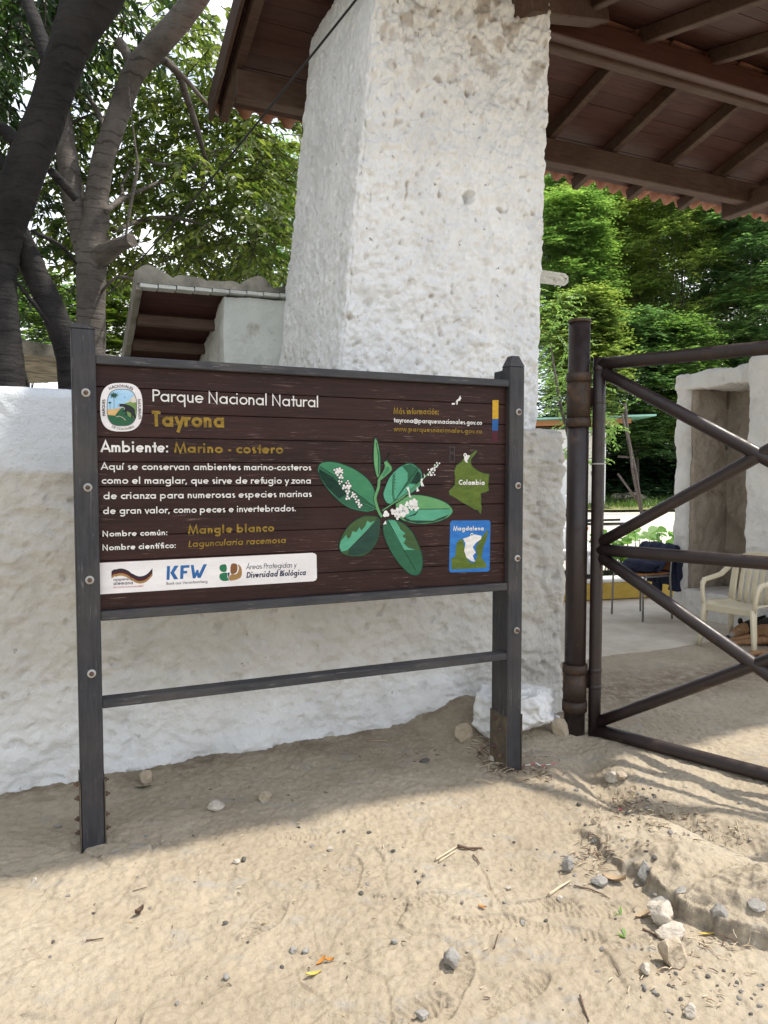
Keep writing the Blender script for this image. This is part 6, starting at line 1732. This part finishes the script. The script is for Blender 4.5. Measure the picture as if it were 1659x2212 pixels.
def forest_tree(px, Z, top_py, bot_py, half_w, label, mat, seed, n=13, per=80, trunk_w=14, lean=0, leaf=.17, group=None, name="forest_tree", shade=None):
    rs = np.random.RandomState(seed)
    b = at(px, 1080, Z); base = (b[0], b[1], yz(b[1]))
    root = tree_thing(name, base, label, group)
    k = Z / FPX
    ctop = at(px + lean, top_py, Z); cbot = at(px, bot_py, Z)
    H = ctop[2] - cbot[2]; cl = []
    for i in range(n):
        t = (i + rs.uniform(.2, .8)) / n
        w = half_w * k * (math.sin(math.pi * min(.97, .12 + .8 * t)) ** .6)
        a = i * 2.4 + rs.uniform(-.4, .4); q = rs.uniform(.35, .85)
        c = cbot + (ctop - cbot) * t + np.array([math.cos(a) * w * q, math.sin(a) * w * q * .8, 0])
        r = half_w * k * rs.uniform(.26, .46)
        cl.append((c, (r, r, r * rs.uniform(.6, .85)), per))
    P, D, Nr, L = feather(rs, cl, leaf=leaf)
    rel(leaves_simple("crown", P, D, Nr, L, L * .58, mat, root), root)
    mb = MB()
    m_ = [np.array(base) + [0, 0, -.2]]
    for j in range(1, 7):
        t = j / 6; m_.append(np.array(base) * (1 - t) + (cbot + (ctop - cbot) * .75) * t + np.array([math.sin(t * 4 + seed) * .25, 0, 0]) * t)
    w0 = trunk_w * k / 2 * .62
    mb.tube(m_, [w0 * (1 - .72 * j / 6) for j in range(7)], 10, 0, True, True, .06, seed)
    for c, r, cnt in cl[::2]:
        s0 = np.array(m_[2 + rs.randint(0, 3)]); mid = (s0 + c) / 2 + np.array([0, 0, -.2])
        mb.tube([s0, mid, c], [w0 * .4, w0 * .26, w0 * .1], 7, 0, False)
    rel(mb.build("trunk", M['barkf'], root), root)
    return root
FT = [
 (1230, 24.5, 430, 800, 105, "bright feathery tree between the great pillar and gate post", 'leaff', 51),
 (1330, 27, 360, 800, 135, "tall pale green feathery tree above the green tin roof", 'leafg', 52),
 (1480, 26, 380, 830, 150, "broad bright feathery tree above the alcove lintel", 'leafg', 53),
 (1620, 25, 430, 840, 140, "spreading feathery tree at the right edge under the eaves", 'leafh', 54),
 (1410, 33, 330, 760, 140, "taller forest tree behind the broad feathery tree", 'leafh', 55),
 (1590, 34, 330, 800, 160, "tall back row tree right of the dark limb", 'leaff', 56),
 (1260, 33, 340, 760, 130, "back row tree beside the pillar's edge", 'leaff', 57),
 (1375, 23.0, 690, 985, 92, "low leafy tree behind the roof props", 'leafh', 58),
 (1475, 23.5, 700, 960, 95, "low leafy tree hanging beside the alcove jamb", 'leaff', 59),
 (1260, 20.5, 640, 900, 70, "leafy young tree behind the gate post", 'leafg', 60),
]
for px, Z, tp, bp, hw, lb, mt, sd in FT:
    forest_tree(px, Z, tp, bp, hw, lb, M[mt], sd, 30 if hw > 100 else 22, 115 if Z < 30 else 95, 15, rs.uniform(-15, 15), .17 if Z < 30 else .22, "forest trees across the yard")
# bare forking limb and stems seen against the leaves
# undergrowth and far wood as one mass
P, D, Nr, L = [], [], [], []
rs2 = np.random.RandomState(77); cl = []
for i in range(210):
    Z = rs2.uniform(36, 46); px = rs2.uniform(1120, 1800); py = rs2.uniform(300, 1040)
    cl.append((at(px, py, Z), (1.6, 1.6, 1.0), 34))
P, D, Nr, L = feather(rs2, cl, (.6, 1.1), .30)
o = leaves_simple("far_wood", P, D, Nr, L, L * .5, M['leafh'], None); tag(o, kind='stuff')
cl = []
for i in range(110):
    Z = rs2.uniform(24.5, 30); px = rs2.uniform(1180, 1750); py = rs2.uniform(1000, 1075)
    cl.append((at(px, py, Z), (1.0, 1.0, .6), 34))
for i in range(150):
    Z = rs2.uniform(30, 34); px = rs2.uniform(1200, 1700); py = rs2.uniform(860, 1060)
    cl.append((at(px, py, Z), (1.3, 1.0, .9), 30))
P, D, Nr, L = feather(rs2, cl, (.6, 1.1), .30)
o = leaves_simple("thicket", P, D, Nr, L, L * .5, M['leafs'], None); tag(o, kind='stuff')
cl = [(at(rs2.uniform(1280, 1480), rs2.uniform(1050, 1076), rs2.uniform(22, 25)), (.7, .5, .35), 14) for i in range(34)]
P, D, Nr, L = feather(rs2, cl, (.3, .5), .14)
o = leaves_simple("undergrowth", P, D, Nr, L, L * .5, M['leafs'], None); tag(o, kind='stuff')
# grass on the far turf
n = 9000
gx = rs2.uniform(2, 16, n); gy = rs2.uniform(20.2, 25, n)
pos = np.stack([gx, gy, .045 * np.clip(gy - 11, 0, 20) + .13], -1)
dr = np.stack([rs2.normal(size=n) * .5, rs2.normal(size=n) * .5, np.ones(n)], -1); L = rs2.uniform(.08, .2, n) * (.5 + .9 * (p2(gx * .8, gy * 1.2) > -.05))
o = leaves_simple("grass", pos, dr, np.tile([[0., 1, .2]], (n, 1)) + rs2.normal(size=(n, 3)) * .3, L, L * .16, M['grass'], None); tag(o, kind='stuff')
# trees beyond the wall on the left
for px, Z, tp, bp, hw, lb, mt, sd, nn in [
    (60, 12.5, 600, 800, 90, "small bright green tree above the cream shed", 'leaff', 71, 11), (245, 13.5, 610, 800, 60, "yellow green bush between the forked trunk and the shelter", 'leafy', 72, 10), (150, 15, 640, 780, 90, "dark spreading tree behind the forked trunk", 'leafs', 73, 12),
    (600, 16, 320, 640, 75, "pale feathery tree beside the pillar under the eaves", 'leaff', 74, 13), (500, 18, 600, 740, 90, "dull green tree behind the mossy shelter roof", 'leafs', 75, 12), (360, 19, 590, 770, 90, "dense dark tree far behind the shelter", 'leafs', 76, 12)]:
    forest_tree(px, Z, tp, bp, hw, lb, M[mt], sd, nn, 55, 14, 0, .13, "trees beyond the wall", "garden_tree")
for bx, by, sd, lb in ((-5.2, -.6, 84, "unseen tree added for shade, out on the open sand left of the board"), (-5.6, 2.2, 85, "shade tree left of the board in front of the wall's end"), (-9, .6, 86, "unseen tree added for shade, farthest out on the open sand to the left"), (-7.5, 4.5, 81, "unseen tree added for shade, well left of the board along the wall"), (-6.5, 8.5, 82, "unseen tree added for shade, far left behind the wall")):  # unseen trees, added to block sky light and darken the pillar's side
    rs4 = np.random.RandomState(sd); root = tree_thing("added_shade_tree", (bx, by, 0), lb, "trees beyond the wall")
    cl = [(np.array([bx + rs4.normal() * .9, by + rs4.normal() * 1.0, 2.0 + 5.0 * rs4.rand()]), (1.2, 1.2, .7), 40) for _ in range(16)]
    P, D, Nr, L = feather(rs4, cl, leaf=.22); rel(leaves_simple("crown", P, D, Nr, L, L * .5, M['leafd'], root), root)
    mb = MB(); mb.tube([(bx, by, -.2), (bx + .1, by, 2), (bx, by + .1, 4), (bx + .2, by, 6)], [.2, .16, .12, .05], 10, 0, True, True, .05); rel(mb.build("trunk", M['barkd'], root), root)
# broad heart leaved shrub behind the kerb
sh = empty("heart_leaf_shrub", (gz(1375, 1275)[0] + .55, gz(1375, 1275)[1] + 1.0, .03), 0, "shrub of big heart shaped leaves behind the yellow kerb", "plant")
rs3 = np.random.RandomState(5); mbl, mbs = MB(), MB()
def heart(c, L, d, nr_):
    d = np.array(d); d /= np.linalg.norm(d); nr_ = np.array(nr_); s_ = np.cross(d, nr_); s_ /= np.linalg.norm(s_); u_ = np.cross(s_, d)
    pts = [(0, 0), (-.12, .22), (-.02, .46), (.25, .52), (.55, .42), (.82, .20), (1.0, 0)]
    c = np.array(c)
    mid = [c + d * L * t for t in (0, .25, .55, .82, 1.0)]
    A_ = [c + d * L * a + s_ * L * b + u_ * L * b * .25 for a, b in pts[1:6]]; B_ = [c + d * L * a - s_ * L * b + u_ * L * b * .25 for a, b in pts[1:6]]
    for S_, fl in ((A_, 0), (B_, 1)):
        vs = [mid[0], S_[0], S_[1], S_[2], mid[1], S_[3], mid[2], S_[4], mid[3], mid[4]]
        fs = [(0, 1, 2, 3, 4), (4, 3, 5, 6), (6, 5, 7, 8), (8, 7, 9)]
        mbl.add(vs, [f[::-1] if fl else f for f in fs], 0, True)
for i in range(95):
    x, y = rs3.uniform(-.85, .75), rs3.uniform(-.45, .5)
    hgt = rs3.uniform(.25, .66) * (1 - .2 * abs(x)); top = (x + rs3.normal() * .06, y + rs3.normal() * .06, hgt + .06)
    mbs.tube([(x, y, 0), (x * .6 + top[0] * .4, y, hgt * .6), top], [.006, .005, .003], 5, 0, False)
    heart(top, rs3.uniform(.12, .21), (rs3.normal(), rs3.normal() - .6, rs3.uniform(-.6, .1)), (rs3.normal() * .4, -.5 + rs3.normal() * .3, 1))
mbl.build("leaves", M['leafp'], sh); mbs.build("stems", M['leafs'], sh)
# drooping leafy shoot beside the white house roof
bb = at(1312, 925, 12.0)
bu = empty("garden_bush", (bb[0] - .5, bb[1], yz(bb[1])), 0, "small leaved bush leaning out past the gate post before the white house", "bush")
Lp, Ld, Ln, TW = twigs(rs3, [blob(1255, 960, 12, 40, 70, .4, 60), blob(1312, 915, 12, 22, 26, .3, 26), blob(1240, 860, 12.2, 40, 60, .4, 46), blob(1215, 780, 12.4, 40, 60, .4, 46), blob(1200, 680, 12.6, 30, 60, .4, 36)], (8, 13), (.25, .5), .5)
rel(leaves_mesh("foliage", Lp, Ld, Ln, rs3.uniform(.05, .085, len(Lp)), rs3.uniform(.022, .035, len(Lp)), M['leaff'], bu), bu)
mb = MB(); mb.tube([(0, 0, -.1), (-.1, .1, .8), (.0, .0, 1.6), (-.25, .1, 2.6), (-.4, .2, 3.6)], [.05, .045, .035, .025, .01], 8, 0, True, True, .05); mb.build("stem", M['barkf'], bu)

# ------------------------------------------------------------------ mossy shelter joined to the pillar
she = empty("roofed_shelter", wp(1.3, 1.5), ROOT_Z, "old shelter with mossy wavy roof edge and dark open soffit beside the pillar", "shelter")
L_ = lambda u, n, z: Vector((u - 1.3, n - 1.5, z))
sl = lambda n: 2.775 - .34 * (n - 1.5)
us = np.arange(.80, 1.93, .012)
top = lambda u: 2.825 + (.045 + .03 * np.sin(np.floor((u - .80) / .235) * 2.3 + 1)) * np.abs(np.sin((u - .80) / .235 * np.pi)) ** .7 + .008 * np.sin(u * 31) + .03 * np.clip((.95 - u) / .15, 0, 1)
mb = MB()
vs, fs = [], []
for i, u in enumerate(us):
    t = float(top(u)) + .02 * (u - .8)
    vs += [L_(u, 1.47, 2.785 + .03 * (u - .8)), L_(u, 1.47, t), L_(u, 1.56, t), L_(u, 1.56, 2.785 + .03 * (u - .8))]
for i in range(len(us) - 1):
    a = i * 4
    for k in range(4): k2 = (k + 1) % 4; fs.append((a + k, a + 4 + k, a + 4 + k2, a + k2))
fs += [(0, 1, 2, 3), tuple(len(vs) - 1 - k for k in range(4))]
mb.add(vs, fs, 0); mb.build("fascia", M['cap_mossy'], she)
mb = MB()
for i in range(9): mb.box(L_(.82 + i * .122, 1.455, 2.758 + .0035 * i), L_(.935 + i * .122, 1.56, 2.782 + .0035 * i), 0, .002)
mb.build("brick_course", M['shelter_wall'], she)
vs, fs = [], []; ns = np.linspace(1.5, 3.6, 14)
for th in (0, -.02):
    for i, u in enumerate(us):
        for n_ in ns: vs.append(L_(u, n_, float(top(u)) + .012 - .34 * (n_ - 1.5) + th))
nn_ = len(ns); tot = len(us) * nn_
for i in range(len(us) - 1):
    for j in range(nn_ - 1):
        a = i * nn_ + j; fs.append((a, a + nn_, a + nn_ + 1, a + 1)); fs.append((tot + a, tot + a + 1, tot + a + nn_ + 1, tot + a + nn_))
    a = i * nn_; fs.append((a, tot + a, tot + a + nn_, a + nn_))
mb = MB(); mb.add(vs, fs, 0, True); mb.build("roof_tiles", M['cap_mossy'], she)
mb = MB(); mb.add([L_(.84, 1.57, sl(1.57) + .02), L_(1.9, 1.57, sl(1.57) + .02), L_(1.9, 3.6, sl(3.6) + .02), L_(.84, 3.6, sl(3.6) + .02)] + [L_(.84, 1.57, sl(1.57) + .05), L_(1.9, 1.57, sl(1.57) + .05), L_(1.9, 3.6, sl(3.6) + .05), L_(.84, 3.6, sl(3.6) + .05)],
       [(0, 3, 2, 1), (4, 5, 6, 7), (0, 1, 5, 4), (1, 2, 6, 5), (2, 3, 7, 6), (3, 0, 4, 7)]); mb.build("soffit", M['ceiling'], she)
for n_ in (1.86, 2.22, 2.58, 2.95):
    mb = MB(); mb.box(L_(.84, n_ - .035, sl(n_) - .075), L_(1.5, n_ + .035, sl(n_) + .0), 0, .006); mb.build("joist", M['beam'], she)
mb = MB(); mb.bar(L_(.815, 1.5, sl(1.5) + .04), L_(.815, 3.6, sl(3.6) + .04), .045, .15, 0, .004); mb.build("barge_board", M['cap_mossy'], she)
rough_box("plaster_wall", ar(.09, .62, .03), ar(0.0, 1.9, .03), np.concatenate([np.array([0, .8]), ar(1.5, 2.77, .02)]), .012, pd(.011), M['shelter_wall'], she, lambda Q: np.column_stack([Q[:, 0], Q[:, 1], np.minimum(Q[:, 2], 2.77 - .34 * np.clip(Q[:, 1], 0, 9))]), ('x0', 'y0', 'y1', 'z1'))

# ------------------------------------------------------------------ cream shed far left
a0 = at(45, 760, 9.0); a1 = at(142, 768, 8.6)
shd = empty("cream_shed", (a0[0], a0[1], 0), 0, "cream shed with a concrete slab roof between the trunks behind the wall", "shed")
d = Vector(a1 - a0); ln = d.length; d.normalize(); nn2 = Vector((-d.y, d.x, 0)).normalized()
zt = a0[2]
mb = MB(); mb.bar((-d.x * 2.5 + nn2.x * .55, -d.y * 2.5 + nn2.y * .55, zt + .02), (d.x * (ln + .02) + nn2.x * .55, d.y * (ln + .02) + nn2.y * .55, zt + .02 + d.z * ln), 2.4, .15, 0, .01); mb.build("roof_slab", M['cap_mossy'], shd)
mb = MB()
for i in range(28):
    u_ = -1.15 + i * .055
    q0 = Vector((d.x * u_, d.y * u_, 0)) - nn2 * .60
    mb.tube([q0 + Vector((0, 0, zt - .05)), q0 + nn2 * .04 + Vector((0, 0, zt - .85))], .034, 10)
mb.build("corrugated_wall", M['cream'], shd)
mb = MB(); mb.bar(Vector((d.x * (ln - .05), d.y * (ln - .05), zt - .06)) - nn2 * .6, Vector((d.x * (ln - .28), d.y * (ln - .28), zt - .50)) - nn2 * .3, .04, .05); mb.build("bracket", M['black'], shd)

# ------------------------------------------------------------------ cable, arrow board
pa, pb_ = at(775, -8, 3.6), at(228, 642, 7.0); pc_ = at(70, 752, 8.5)
b = np.array(pa); n = 24; pts = []
for i in range(n + 1):
    t = i / n; p = pa + (pb_ - pa) * t; p = p - np.array([0, 0, .05 * math.sin(math.pi * t)]); pts.append(Vector(p - b))
for i in range(1, 8): pts.append(Vector(pb_ + (pc_ - pb_) * i / 7 - b))
first = pts[0] - (pts[1] - pts[0]) * 4
mb = MB(); mb.tube([first] + pts, .0062, 8); tag(mb.build("overhead_cable", M['cable'], None, b), "thin black cable running from the roof down past the pillar", "cable")
ab = at(1205, 602, 8.2)
arw = empty("arrow_board", (ab[0], ab[1], 0), ROOT_Z, "white pointed arrow board peeking out past the pillar before the trees", "sign")
mb = MB(); z = ab[2]; th = .012
pts2 = [(-.75, z - .075), (.09, z - .068), (.135, z - .03), (.135, z + .035), (.09, z + .065), (-.75, z + .075)]
mb.add([(x, -th, zz) for x, zz in pts2] + [(x, th, zz) for x, zz in pts2], [tuple(range(6)), tuple(range(11, 5, -1))] + [(i, i + 6, (i + 1) % 6 + 6, (i + 1) % 6) for i in range(6)]); bo = mb.build("board", M['shelter_wall'], arw)
mb = MB(); mb.tube([(-.45, .04, -.1), (-.45, .04, z + .12)], .03, 10); mb.build("post", M['steel'], arw)
mb = MB(); R = Matrix.Translation((.10, -th, z + .01)) @ Matrix.Rotation(math.radians(90), 4, 'X'); mb.lathe([(.01, 0), (.008, .006), (0, .007)], 8, 0, R); mb.build("bolt", M['rustnut'], bo)
#MARK4
